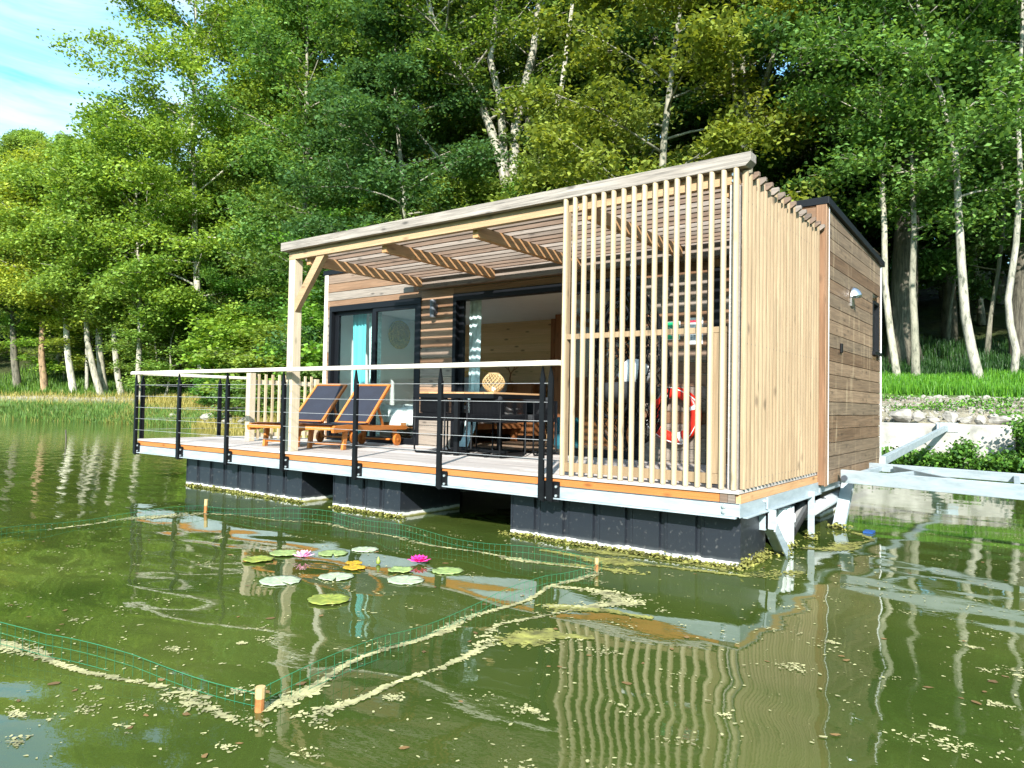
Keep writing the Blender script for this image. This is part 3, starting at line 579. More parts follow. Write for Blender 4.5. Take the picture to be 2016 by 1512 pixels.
under(young[0], 'young_tree', [(x_, float(shore(x_))+d_, s_, h_) for x_, d_, s_, h_ in [(frs.uniform(-85, -12), frs.uniform(11, 30), frs.uniform(1.2, 1.9), frs.uniform(.7, 1.2)) for k in range(46)]], MG, 'young tree in the shade deeper inside the wood', 'young trees deep in the wood', 'tree')
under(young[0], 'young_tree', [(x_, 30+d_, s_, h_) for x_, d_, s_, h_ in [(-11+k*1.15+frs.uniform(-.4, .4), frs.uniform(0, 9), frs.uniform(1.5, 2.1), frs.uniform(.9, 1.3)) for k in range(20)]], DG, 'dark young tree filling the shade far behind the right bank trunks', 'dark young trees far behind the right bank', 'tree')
under(young[0], 'young_tree', [(-9+k*1.9+frs.uniform(-.6, .6), 22.5+frs.uniform(-1, 7), frs.uniform(.8, 1.2), frs.uniform(.9, 1.4)) for k in range(7)], DG, 'young shaded tree standing under the tall trunks on the right', 'young trees in the shade on the right', 'tree')
under(bush[0], 'bush', [(-30.5, 15.2, 1.5, 1.1), (-28.6, 15.4, 1.6, 1.2), (-26.4, 14.3, 1.5, 1.1), (-24, 14.0, 1.3, .9), (-21.5, 13.6, 1.5, 1.2), (-19, 13.4, 1.4, 1.1), (-16.5, 13.2, 1.4, 1.2), (-13.6, 14.6, 1.5, 1.3)], (.22, .31, .05), 'broad leafy bush on the bank HERE', 'bushes on the bank behind the railing')
under(bush[1], 'bush', [(-29.8, 13.5, .9, .7), (-24.6, 11.4, .9, .7), (-22.0, 10.7, .9, .7), (-19.5, 11.0, 1.1, .9)], MG, 'small dark green bush at the foot of the tan bank', 'small bushes on the tan bank')

# ---- grass
def blades(name, pts, hmin, hmax, wd, rs, lean=.35):
    n = len(pts); h = rs.uniform(hmin, hmax, n); az = rs.rand(n)*6.28; ln = rs.rand(n)*lean
    d = np.stack([np.cos(az)*ln, np.sin(az)*ln, np.sqrt(1-ln**2)], 1)*h[:, None]
    az2 = rs.rand(n)*6.28; s = np.stack([np.cos(az2), np.sin(az2), np.zeros(n)], 1)*wd/2
    v = np.empty((n, 4, 3)); v[:, 0] = pts-s; v[:, 1] = pts+s; v[:, 2] = pts+d*1.0+s*.25; v[:, 3] = pts+d-s*.25
    return npmesh(name, v.reshape(-1, 3), np.arange(4*n).reshape(n, 4), 'grass', tones=np.repeat(rs.rand(n), 4))
def scatter(rs, n, x0, x1, d0, d1, dens=None):
    x = rs.uniform(x0, x1, n); d = d0+(d1-d0)*rs.rand(n); y = shore(x)+d
    return np.stack([x, y, height(x, y)-.02], 1)
rs = np.random.RandomState(9)
def stuff(name, me, c, label, cat):
    o = link(name, me); o.color = tuple(c)+(1,); return tag(o, label, cat, kind='stuff')
stuff('grass', blades('grass', scatter(rs, 42000, -8, 5, 3.1, 6.2), .14, .34, .022, rs), (.085, .21, .012), 'vivid bright green grass strip on the bank below the shaded wood', 'grass')
stuff('grass', blades('grass_shade', scatter(rs, 30000, -9, 7, 6.0, 13), .2, .5, .03, rs), (.022, .06, .009), 'green grass under the trees on the right bank, canopy shade put into its colour', 'grass')  # blade colour darkened to stand in for the shade of the canopy
stuff('grass', blades('grass_left', scatter(rs, 60000, -52, -9, 3.4, 16), .15, .45, .04, rs), (.08, .15, .015), 'green grass on the slope under the left trees', 'grass')
pr = np.concatenate([scatter(rs, 24000, -60, -33, -.15, 1.35), scatter(rs, 5000, -33, -28, -.1, .9)])
stuff('reeds', blades('reeds', pr, .15, .42, .035, rs, .7), (.11, .19, .04), 'tall green reeds and grass along the left waterline', 'reeds')
pd = np.concatenate([scatter(rs, 26000, -35, -11, -.1, 2.6), scatter(rs, 7000, -58, -33, -.2, 3.6)])
stuff('dry_grass', blades('dry_grass', pd, .12, .4, .03, rs, .8), (.30, .25, .07), 'straw coloured dry grass on the bank behind the railing', 'grass')
# weeds on the gravel
def clump_leaves(name, centers, n, size, c, label, cat, kind='stuff', mtl='ivy', spread=(.25, .2, .12)):
    rs = np.random.RandomState(77+n); cc = np.array(centers)[rs.randint(0, len(centers), n)]
    P = cc+rs.normal(size=(n, 3))*spread; v, fq = leaf_quads(rs, P, size, flat=.2)
    me = npmesh(name, v, fq, mtl, tones=np.repeat(rs.rand(n), 4)); o = link(name, me); o.color = c+(1,)
    return tag(o, label, cat, kind=kind)
wc = [(x, y, float(height(x, y))+.06) for x, y in [(-2.6, 14.8), (-1.1, 14.4), (-.4, 14.5), (-.2, 14.8), (.35, 15.0), (.7, 14.6), (1.1, 14.1), (-1.9, 15.3), (1.5, 14.6), (-3.5, 15), (-5, 14.6), (.9, 15.2), (-1.3, 15.3)]]
clump_leaves('weeds', wc, 2200, .035, (.09, .2, .02), 'low green weeds growing through the gravel above the rocks', 'weeds', spread=(.3, .22, .05))
iv = []
for k in range(90):
    x = -3.2+k*.062; hgt = .05+.14*abs(math.sin(x*2.3))+(.28 if .15 < x < .5 else 0)+(.35*max(0, x-.9)); iv.append((x, 13.0-rnd.uniform(0, .7), W+.12+rnd.random()*hgt))
for k in range(40): iv.append((rnd.uniform(1.1, 2.6), 13.2+rnd.uniform(-.9, .3), W+.15+rnd.random()*.85))
clump_leaves('ivy', iv, 15000, .045, (.075, .16, .02), 'dense green creeper hanging over the waterline below the concrete wall', 'ivy', spread=(.12, .13, .10))
gb = [(x, y, float(height(x, y))) for x, y in zip(np.random.RandomState(2).uniform(-8, 4.5, 400), np.random.RandomState(3).uniform(13.7, 16.1, 400))]
rb = MB(); rr_ = np.random.RandomState(8)
ico = bmesh.new(); bmesh.ops.create_icosphere(ico, subdivisions=1, radius=1); icov = [v.co.copy() for v in ico.verts]; icof = [tuple(v.index for v in f_.verts) for f_ in ico.faces]; ico.free()
for k in range(2600):
    x = rr_.uniform(-8, 4.5); y = rr_.uniform(13.55, 16.2); s = .012+.05*rr_.rand()**3; z = float(height(x, y))
    if x > 1.4: y -= (x-1.4)*.9; z = float(height(x, y))
    q = rr_.normal(size=3)*.25+1
    rb._add([(x+v.x*s*q[0]*1.3, y+v.y*s*q[1]*1.3, z+v.z*s*q[2]*.8) for v in icov], icof, rr_.rand())
tag(rb.build('rubble', 'rock'), 'loose pale stones covering the slope above the rock row', 'gravel', kind='stuff')

# ---- abutment wall and rocks
ab = MB().box(-9, 1.22, 13.02, 13.42, -1.4, .36); o = ab.build('retaining_wall', 'concrete', bevel=.02); tag(o, 'low pale concrete retaining wall at the water on the right bank', 'wall')
def rock(name, x, y, z, sx, sy, sz, seed, label, group=None):
    bm = bmesh.new(); bmesh.ops.create_icosphere(bm, subdivisions=3, radius=1); r = np.random.RandomState(seed); ph = r.rand(6)*6
    pl_ = [(Vector(rs_unit(r, 1)[0]), r.uniform(.5, .82)) for _ in range(13)]
    for v in bm.verts:
        c = v.co
        for n_, t_ in pl_:
            dd = c.dot(n_)
            if dd > t_: c -= n_*(dd-t_)*.9
        k = 1+.05*math.sin(c.x*7+ph[0])*math.sin(c.y*8+ph[1])+.03*math.sin(c.z*17+ph[2])
        v.co = Vector((c.x*sx*k, c.y*sy*k, c.z*sz*k))
    me = bpy.data.meshes.new(name); bm.to_mesh(me); bm.free(); me.materials.append(M['rock'])
    o = bpy.data.objects.new(name, me); col.objects.link(o); o.location = (x, y, z); o.rotation_euler = (0, 0, r.rand()*.6); return tag(o, label, 'rock', group)
rk = [(-1.72, .17, .13, 'rounded pale rock half hidden behind the cabin corner'), (-1.42, .10, .10, 'small round pale rock next to the hidden one by the cabin'), (-.98, .30, .20, 'largest pale boulder of the row above the wall'),
      (-.60, .17, .16, 'pale rock leaning on the right side of the largest boulder'), (-.33, .15, .08, 'low flat rock left of the steel strut end'), (.02, .19, .17, 'squarish white rock right above the steel strut end'),
      (.33, .15, .11, 'mid sized pale rock right of the squarish white one'), (.56, .13, .13, 'rounded beige rock in the middle of the row'), (.94, .26, .13, 'long flat grey veined rock near the end of the wall'), (1.18, .16, .14, 'last rock at the end of the concrete wall'),
      (.8, .12, .07, 'small rock stacked above the long flat grey one')]
for i, (x, s, h, lb) in enumerate(rk): rock('rock', x, 13.36+rnd.uniform(0, .12)+(.15 if i == 10 else 0), .37+h*.75+(.12 if i == 10 else 0), s, s*.8, h, 50+i, lb)
for i in range(9): rock('rock', -2.3-i*.5, 13.45, .45, .22, .2, .14, 90+i, 'pale rock of the row hidden behind the cabin', 'rocks behind the cabin')
for i, (x, d, s) in enumerate([(-27.2, .5, .45), (-25.6, .7, .5), (-24.4, .4, .35), (-22.8, .6, .5), (-31, .5, .3)]):
    y = float(shore(x))+d; rock('rock', x, y, float(height(x, y))+.1, s, s*.7, s*.45, 130+i, ['sandy rock in the tan bank left of the small side post', 'sandy boulder at the waterline behind the railing cables', 'smaller sandy rock right of the boulder behind the cables', 'sandy rock in the bank near the slatted privacy screen', 'small rock in the reeds near the leftmost railing post'][i])

exec_part = None
# ================================================================== THE CABIN
D0 = 2.23; HX0, HX1, HY0, HY1 = -7.75, .08, 2.23, 5.10
cab = empty('floating_cabin', (0, 0, W)); tag(cab, 'timber clad floating cabin with slatted pergola and deck on black pontoons', 'houseboat')
cab.location = (0, 0, 0)
# deck
d = MB(); y = -.03
while y < 2.2:
    x = -9.32
    while x < .02:
        ln = rnd.uniform(2.4, 4.2); x1 = min(.02, x+ln)
        if .02-x1 < .8: x1 = .02
        d.box(x, x1-.003, y, min(y+.139, 2.225), -.028, rnd.uniform(-.0015, .0)); x = x1
    y += .145
d.build('deck_boards', 'deck', cab, bevel=.002)
MB().box(-9.30, -.14, -.015, .03, -.095, -.030, .3).box(-9.30, -9.26, .035, 2.2, -.095, -.030).build('rim_board', 'rim', cab)
MB().box(-.015, .022, .0, 2.19, -.10, -.034, .6).build('rim_board', 'rim_y', cab)
MB().box(-.135, -.075, -.017, .02, -.097, -.032, .8).box(-.072, -.018, -.017, .02, -.097, -.032, .6).build('corner_block', 'grey_x', cab)
gb_ = MB().box(-9.28, .018, -.024, -.018, -.198, -.098).box(-9.28, .0, -.055, -.018, -.212, -.200).box(-9.28, .018, -.024, .05, -.1045, -.0985)
gb_.box(.019, .026, -.024, 2.22, -.205, -.102).box(.019, .06, .05, 2.2, -.214, -.206)
gb_.box(-9.29, -9.283, -.0, 2.2, -.2, -.1)
gb_.build('steel_frame', 'galv', cab)
bt = MB()
for z in (-.125, -.165):
    bt.tube([(-.1, -.025, z), (-.1, -.036, z)], .019, 12).tube([(-.1, -.036, z), (-.1, -.048, z)], .011, 6)
for z in (-.13,): bt.tube([(.024, .55, z), (.036, .55, z)], .012, 8)
bt.build('bolt', 'bolt', cab)
und = MB()
for i in range(10): und.box(-9.2+i*1.0, -9.1+i*1.0, .06, 5.0, -.18, -.115)
und.build('floor_joist', 'black', cab)
# pontoons: ribbed shells
def pontoon(x0, x1, y0, y1, n, nm='pontoon'):
    mb = MB(); p = (x1-x0)/n; zt, zb = -.215, -1.0
    poly = []
    for i in range(n):
        a = x0+i*p
        poly += [(a, y0), (a+p-.05, y0), (a+p-.042, y0+.028), (a+p-.012, y0+.028)]
        if i == n-1: poly[-2:] = []; poly[-1] = (x1, y0)
    ny_ = max(1, round((y1-y0)/.31)); q = (y1-y0)/ny_
    poly += [(x1, y1), (x0, y1)]
    mb.prism(poly, 2, zb, zt, .5)
    for i in range(n):
        a = x0+i*p; mb.box(a+.015, a+.024, y0-.006, y0+.02, zb, zt, .5)
    return mb.build(nm, 'pontoon', cab)
pontoon(-8.13, -5.46, .12, 1.3, 8); pontoon(-4.87, -3.75, .12, 1.1, 4); pontoon(-2.25, -.02, .12, .72, 7)
pontoon(-7.6, -5.0, 2.6, 4.6, 7); pontoon(-3.2, -.25, 3.4, 4.6, 8)
# house shell: boards
def boards_front():
    mb = MB(); bh = .1405; z = -.12
    gaps = [(-7.6, -5.53), (-4.9, -1.9), (-1.15, -.97)]
    while z < 2.70:
        z1 = min(z+bh, 2.70); segs = [(HX0+.09, HX1-.09)]
        if z < 2.17:
            segs = []; a = HX0+.09
            for g0, g1 in gaps: segs.append((a, g0)); a = g1
            segs.append((a, HX1-.09))
            if z1 > 2.175:                     # course crossing the lintel is notched
                for g0, g1 in gaps: mb.box(g0, g1, D0-.02, D0, 2.175, z1-.008)
        for a, b in segs:
            x = a
            while x < b-.01:
                x1 = min(b, x+rnd.uniform(1.4, 3.6))
                if b-x1 < .5: x1 = b
                mb.box(x, x1-.002, D0-.02-rnd.uniform(0, .0015), D0, z, z1-.008); x = x1
        z += bh
    return mb
boards_front().build('front_cladding', 'siding', cab, bevel=.0015)
mb = MB(); z = -.13; i = 0
zt = lambda y: 2.70-(y-HY0)/(HY1-HY0)*.17
while z < 2.75:
    z1 = z+.1405; y0 = HY0+.10; y1 = HY1-.06
    t0, t1 = min(z1-.007, zt(y0)), min(z1-.007, zt(y1))
    def seg(a, b):
        ta, tb = min(z1-.007, zt(a)), min(z1-.007, zt(b))
        if ta <= z+.003: return
        mb.prism([(a, z), (b, z), (b, max(tb, z+.002)), (a, ta)], 0, HX1-.022, HX1-rnd.uniform(0, .002))
    wz0, wz1, wy0, wy1 = 1.37, 2.02, 4.54, 4.92
    if z1 > wz0 and z < wz1: seg(y0, wy0); seg(wy1, y1)
    else:
        seg(y0, y1)
    z += .1405
mb.build('side_cladding', 'siding_y', cab)
mb = MB()
for i in range(20): mb.box(HX0, HX0+.02, HY0+.01, HY1, -.12+i*.1405, -.12+i*.1405+.133)
mb.build('side_cladding', 'siding_y', cab)
MB().box(HX0+.03, HX1-.03, HY1-.02, HY1, -.12, 2.5).build('rear_cladding', 'siding', cab)
# corner trims
MB().box(HX1-.088, HX1-.002, HY0-.024, HY0-.002, -.13, 2.705).box(HX1, HX1+.012, HY0-.024, HY0+.075, -.14, 2.70).build('corner_trim', 'trim', cab, bevel=.003)
MB().box(HX0, HX0+.088, HY0-.024, HY0-.002, -.12, 2.70).build('corner_trim', 'rail', cab, bevel=.002)
MB().box(HX1-.006, HX1+.014, HY0+.078, HY0+.092, -.13, 2.69).box(HX1-.006, HX1+.01, HY1-.055, HY1-.03, -.13, 2.52).build('metal_strip', 'white_plastic', cab)
# roof and dark flashing
rf = MB(); rf.prism([(HY0-.03, 2.70), (HY1+.04, 2.53), (HY1+.04, 2.60), (HY0-.03, 2.775)], 0, HX0-.035, HX1+.035); rf.build('roof', 'frame', cab, bevel=.004)
# inner shell
MB().box(HX0+.025, HX1-.03, HY0+.01, HY1-.04, -.08, -.005).build('interior_floor', 'wood_floor', cab)
MB().prism([(HY0+.03, 2.24), (HY1-.04, 2.12), (HY1-.04, 2.18), (HY0+.03, 2.3)], 0, HX0+.03, HX1-.04).build('ceiling', 'white_int', cab)
mb = MB()
for i in range(17): mb.box(HX0+.04, HX1-.05, HY1-.06, HY1-.045, -.0+i*.131, i*.131+.129)
mb.build('interior_wall', 'pine', cab)
MB().box(HX0+.022, HX0+.05, HY0+.02, HY1-.06, 0, 2.25).build('interior_wall', 'white_int', cab)
for q_ in (MB().box(-.1, -.06, HY0+.02, HY1-.06, 0, 2.25), MB().box(-5.53+.01, -4.9-.01, HY0+.001, HY0+.06, 0, 2.2), MB().box(-1.89, -1.16, HY0+.001, HY0+.06, 0, 2.2), MB().box(-.96, -.11, HY0+.001, HY0+.06, 0, 2.2)): q_.build('interior_wall', 'white_int', cab)
MB().box(-5.10, -5.02, 4.98, HY1-.07, 0, 2.12).box(-4.69, -2.5, 4.5, 4.56, 0, 2.12).box(-2.5, -2.44, 2.4, 4.5, 0, 2.15).build('partition_wall', 'pine_dark', cab)
# sliding doors
def door(x0, x1, z0, z1, mull, panes, dep=.10, fw=.055):
    fr = MB(); y0, y1 = D0-.035, D0+dep
    fr.box(x0, x0+fw, y0, y1, z0, z1).box(x1-fw, x1, y0, y1, z0, z1).box(x0+fw, x1-fw, y0, y1, z1-fw*1.6, z1).box(x0+fw, x1-fw, y0, y1, z0, z0+.03)
    for a, b, yy in mull: fr.box(a, b, yy, yy+.05, z0+.03, z1-fw*1.6)
    for a, b, yy in panes:
        fr.box(a, b, yy, yy+.05, z0+.03, z0+.10).box(a, b, yy, yy+.05, z1-fw*1.6-.06, z1-fw*1.6)
    o = fr.build('sliding_door', 'frame', cab, bevel=.003)
    for a, b, yy in panes: MB().box(a, b, yy+.022, yy+.026, z0+.1, z1-fw*1.6-.06).build('pane', 'glass', o)
    return o
ld = door(-7.6, -5.53, -.005, 2.17, [(-7.54, -7.45, D0+.04), (-6.66, -6.58, D0+.04), (-6.575, -6.50, D0-.02), (-5.66, -5.59, D0-.02)], [(-7.45, -6.66, D0+.04), (-6.5, -5.66, D0-.02)])
MB().box(-6.545, -6.53, D0-.05, D0-.02, .95, 1.1).build('handle', 'black', ld)
rd = door(-4.9, -1.9, -.005, 2.17, [(-4.84, -4.76, D0+.04), (-3.02, -2.94, D0-.02), (-2.03, -1.96, D0-.02)], [(-2.94, -2.03, D0-.02)], fw=.06)
nw = MB().box(-1.15, -.97, D0-.03, D0+.03, -.005, 2.17).build('shutter', 'frame', cab)
# side window
sw = MB(); x0, x1 = HX1-.05, HX1+.008
sw.box(x0, x1, 4.54, 4.58, 1.37, 2.02).box(x0, x1, 4.88, 4.92, 1.37, 2.02).box(x0, x1, 4.58, 4.88, 1.98, 2.02).box(x0, x1+.03, 4.52, 4.94, 1.33, 1.372)
s_ = sw.build('window', 'frame', cab); MB().box(HX1-.045, HX1-.04, 4.58, 4.88, 1.37, 1.98).build('pane', 'glass', s_)
# side bulkhead lamp, half shell
lm = MB(); n = 12; vs = []; fs = []
for i in range(n+1):
    a = math.pi*i/n
    for j in range(7):
        b = j/6*math.pi/2
        vs.append((HX1+.11*math.sin(b)*math.sin(a)+.004, 3.36+.085*math.cos(a), 1.90+.12*math.cos(b)*math.sin(a)-.0))
for i in range(n):
    for j in range(6): fs.append((i*7+j, i*7+j+1, (i+1)*7+j+1, (i+1)*7+j))
lm._add(vs, fs, .5); o = lm.build('bulkhead_lamp', 'steel_lamp', cab, smooth=True)
sm = o.modifiers.new('t', 'SOLIDIFY'); sm.thickness = .006
MB().box(HX1, HX1+.02, 3.30, 3.42, 1.80, 1.94).build('lamp_base', 'steel_lamp', o)
MB().box(HX1, HX1+.022, 2.835, 2.895, 1.24, 1.34).build('outlet_box', 'black', cab, bevel=.006)
# cylindrical wall lights
for lx in (-5.23, -1.62):
    o = MB().tube([(lx, D0-.09, 1.86), (lx, D0-.09, 2.10)], .045, 20).build('wall_light', 'lamp_dark', cab, smooth=False)
    MB().box(lx-.03, lx+.03, D0-.06, D0-.018, 1.92, 2.04).build('mount', 'lamp_dark', o)
    MB().tube([(lx, D0-.09, 1.855), (lx, D0-.09, 1.862)], .038, 16).tube([(lx, D0-.09, 2.098), (lx, D0-.09, 2.105)], .038, 16).build('lens', 'lamp_glass', o)
# signs
o = MB().box(-1.645, -1.465, D0-.03, D0-.025, 1.39, 1.60).build('sign', 'white_sign', cab); o['label'] = 'green sign with a white border'
MB().box(-1.637, -1.473, D0-.033, D0-.0305, 1.398, 1.592).build('sign_face', 'green_sign', o)
mk = MB().prism([(-1.60, 1.535), (-1.53, 1.50), (-1.49, 1.535), (-1.49, 1.525), (-1.53, 1.488), (-1.60, 1.525)], 1, D0-.0355, D0-.0335).box(-1.575, -1.535, D0-.0355, D0-.0335, 1.44, 1.48)
mk.build('sign_mark', 'white_sign', o)
o = MB().box(-1.40, -1.195, D0-.03, D0-.026, 1.33, 1.63).build('sign', 'white_sign', cab); o['label'] = 'white notice with a crimson bar'
MB().box(-1.345, -1.235, D0-.033, D0-.0305, 1.575, 1.60).build('red_bar', 'red_ink', o)
t = MB()
for r_ in range(3):
    for c_ in range(5): t.box(-1.365+c_*.032, -1.365+c_*.032+.006+.014*rnd.random(), D0-.033, D0-.0305, 1.425-.02*r_, 1.436-.02*r_)
for r_ in range(3): t.box(-1.385, -1.381, D0-.033, D0-.0305, 1.40-.004*r_, 1.45)
t.build('notice_text', 'grey_ink', o)

# pergola
MB().box(-5.72, -.03, .04, .105, 2.375, 2.478, .4).build('pergola_beam', 'tan_x', cab, bevel=.003)
MB().prism([(-5.80, 2.482), (.045, 2.482), (.085, 2.52), (.085, 2.585), (-5.80, 2.585)], 1, -.03, .10, .4).build('pergola_top_board', 'board_top', cab, bevel=.003)
MB().box(-5.72, -5.60, .04, .16, 0, 2.374, .6).build('pergola_post', 'tan_z', cab, bevel=.006)
MB().prism([(-5.598, 1.72), (-5.598, 1.88), (-5.20, 2.374), (-5.055, 2.374)], 1, .055, .125, .3).build('brace', 'tan_x', cab, bevel=.003)
MB().box(-.10, -.03, .04, .12, 0, 2.374, .5).build('pergola_post', 'deck', cab, bevel=.004)
for x in (-5.42, -4.08, -2.75, -1.42, -.12):
    MB().prism([(.107, 2.30), (2.07, 2.30), (2.07, 2.42), (.107, 2.42)], 0, x-.035, x+.035).build('rafter', 'tan_y', cab, bevel=.003)
MB().box(-5.50, -.03, 2.072, 2.14, 2.27, 2.418, .7).build('ledger_beam', 'grey_x', cab, bevel=.003)
sl_ = MB()
for k in range(13):
    y = .165*(k+1)-.0; sl_.prism([(-5.78, 2.422), (.045, 2.422), (.085, 2.45), (.085, 2.482), (-5.78, 2.482)], 1, y, y+.038)
# slats sit on the rafters, butted above the beam level
sl_.build('pergola_slats', 'grey_x', cab, bevel=.002)
for x in (-3.12, -1.47, -.12):
    pass
# vertical slat screens
def slat(mb, cx, cy, z0, z1, axis):
    """rounded batten: the round side faces outward (-Y or +X)"""
    w = .0205; pr_ = [(-w, 0), (w, 0), (w, -.014), (w*.88, -.024), (w*.62, -.032), (w*.3, -.037), (0, -.039), (-w*.3, -.037), (-w*.62, -.032), (-w*.88, -.024), (-w, -.014)]
    if axis == 'y': poly = [(cx+a, cy+b) for a, b in pr_]
    else: poly = [(cx, cy-.027), (cx+.012, cy-.027)]+[(cx+.012+.028*math.sin(math.pi*k/10), cy-.027*math.cos(math.pi*k/10)) for k in range(1, 10)]+[(cx+.012, cy+.027), (cx, cy+.027)]
    mb.prism(poly, 2, z0, z1, rnd.uniform(.3, .7))
fs_ = MB(); sx_ = [-1.59+.0975*i for i in range(17)]
for i, x in enumerate(sx_): slat(fs_, x+rnd.uniform(-.002, .002), .0, .004, 2.479-rnd.uniform(0, .004), 'y')
scf = MB().box(-1.61, -.11, .005, .036, 1.215, 1.262, .5).box(-1.57, -.11, .005, .036, .035, .115, .2).box(-1.61, -1.57, .002, .055, .03, 2.37, .9).box(-.21, -.11, .006, .036, .117, 1.213, .4)
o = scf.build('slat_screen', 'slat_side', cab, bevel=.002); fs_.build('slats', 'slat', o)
bl = MB()
for x in (-1.49, -.07):
    for z in (2.40, 2.45): bl.tube([(x, .036, z), (x, .028, z)], .012, 8)
bl.build('bolt', 'bolt', o)
sc_ = MB()
for x in sx_:
    for z in (.075, 1.24, 2.43): sc_.tube([(x, -.033, z), (x, -.0365, z)], .0035, 6)
sc_.build('screws', 'lamp_dark', o)
ss_ = MB(); n = 24
for i in range(n): slat(ss_, .0, .065+i*.0905, .006, 2.47-rnd.uniform(0, .006), 'x')
o = MB().box(-.03, -.002, .125, 2.15, 1.1, 1.15).box(-.03, -.002, .125, 2.15, .05, .1).box(-.03, -.002, .125, 2.15, 2.2, 2.25).build('slat_screen', 'slat_side', cab)
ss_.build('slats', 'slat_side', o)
sc_ = MB()
for i in range(n):
    for z in (.075, 1.125, 2.225): sc_.tube([(.036, .065+i*.0905, z), (.0415, .065+i*.0905, z)], .004, 6)
sc_.build('screws', 'lamp_dark', o)
# privacy screen at the left of the deck
ps = MB().box(-7.90, -7.80, .90, 1.0, 0, 1.03).box(-7.89, -7.85, 1.0, 2.2, .86, .93).box(-7.89, -7.85, 1.0, 2.2, .06, .12).box(-7.90, -7.82, 2.12, 2.2, 0, .98).build('privacy_screen', 'tan_z', cab, bevel=.003)
p_ = MB()
for i in range(9): p_.box(-7.848, -7.825, 1.06+i*.122, 1.095+i*.122, .02, 1.02)
p_.build('slats', 'slat', ps)
# railing
hr = MB(); RZ = 1.0
def railprof(cx, cz): return [(cx-.045, cz-.02), (cx+.045, cz-.02), (cx+.045, cz+.012), (cx+.03, cz+.026), (cx-.03, cz+.026), (cx-.045, cz+.012)]
hr.prism(railprof(-.06, RZ), 0, -9.42, -1.60, .5)
hr.prism([(a, b-.004) for a, b in railprof(-9.36, RZ)], 1, -.01, 1.98, .6)
rail = hr.build('railing', 'rail', cab, bevel=.003)
def rpost(x, y, ax=0):
    b = MB(); w = .03
    if ax == 0:
        b.prism([(x-w*.8, -.22), (x+w, -.24), (x+w, .86), (x+.004, .975), (x-w*.6, .86)], 1, y-.018, y+.006)
        br = [(x+w+.0, x+w+.05)]
        b.box(x+w+.001, x+w+.012, y-.018, y+.028, -.235, -.055).box(x+w+.012, x+w+.065, y+.012, y+.028, -.235, -.055)
        b.box(x+w*.2, x+w*.5, y+.006, y+.03, -.2, .85)
    else: b.prism([(y-w, -.2), (y+w, -.2), (y+w, .86), (y, .975), (y-w, .86)], 0, x-.02, x+.01)
    o = b.build('railing_post', 'black', rail)
    return o
bm_ = MB()
for x in (-9.31, -8.06, -6.84, -5.62, -4.3, -3.03, -1.78, -1.69):
    rpost(x, -.06)
    if x != -1.78:
        for z in (-.10, -.18): bm_.tube([(x+.07, -.05, z), (x+.07, -.062, z)], .012, 8)
rpost(-9.35, .06, 1); rpost(-9.35, 1.35, 1)
bm_.build('bolt', 'bolt', rail)
for z in (.82, .65, .48, .31, .14):
    MB().tube([(-9.33, -.075, z), (-1.67, -.075, z)], .0023, 5).build('cable', 'cable', rail)
    MB().tube([(-9.36, -.02, z), (-9.36, 1.98, z)], .0023, 5).build('cable', 'cable', rail)
# gear under the right side
gear = MB()
gear.box(.03, .045, .58, .64, -.36, -.10).box(.03, .11, .58, .585, -.36, -.20)
gear.beam((.05, .61, -.36), (.05, .98, -.66), .10, .012, side=(0, .6, .8)).beam((.10, .60, -.34), (.10, .97, -.64), .012, .09, side=(0, .6, .8))
gear.box(-.06, .03, .56, .65, -.37, -.355).box(-.06, .03, .56, .572, -.355, -.25)
gear.box(.02, .08, 1.86, 1.87, -.9, -.16).box(.02, .03, 1.87, 1.95, -.9, -.16)
gear.beam((.11, 3.12, -.16), (.09, 2.72, -.68), .12, .05, side=(0, .8, -.5)).box(.02, .06, 3.15, 3.25, -.4, -.14)
gear.box(-.02, .035, HY0+.02, HY1, -.21, -.14)
gear.build('mooring_bracket', 'galv', cab)
pp = MB()
for y, r_ in ((1.12, .045), (1.27, .05), (1.4, .04)):
    pp.tube([(-.02, y, -.9), (-.02, y, -.26)], r_, 14); pp.tube([(-.02, y, -.40), (-.02, y, -.33)], r_+.012, 14)
pp.build('drain_pipe', 'white_plastic', cab, smooth=False)
MB().tube([(-.05, 2.0, -.40), (.0, 3.5, -.30)], .065, 16).build('drain_pipe', 'grey_pipe', cab, smooth=True)
MB().tube([(-.048, 2.55, -.363), (-.04, 2.62, -.358)], .072, 16).tube([(-.05, 1.9, -.2), (0, 4.8, -.2)], .02, 8).tube([(-.1, 1.9, -.24), (-.05, 4.8, -.24)], .02, 8).build('pipe_clamp', 'hose', cab)
hz = MB(); pts = [(-.06, 1.5+.015*i, -.50+.006*i) for i in range(30)]
hz.tube(pts, [.062 if i % 2 else .078 for i in range(30)], 14); hz.tube([(-.05, 1.93, -.36), (-.12, 1.8, -.3), (-.2, 1.7, -.25)], .03, 8)
hz.build('drain_hose', 'hose', cab)
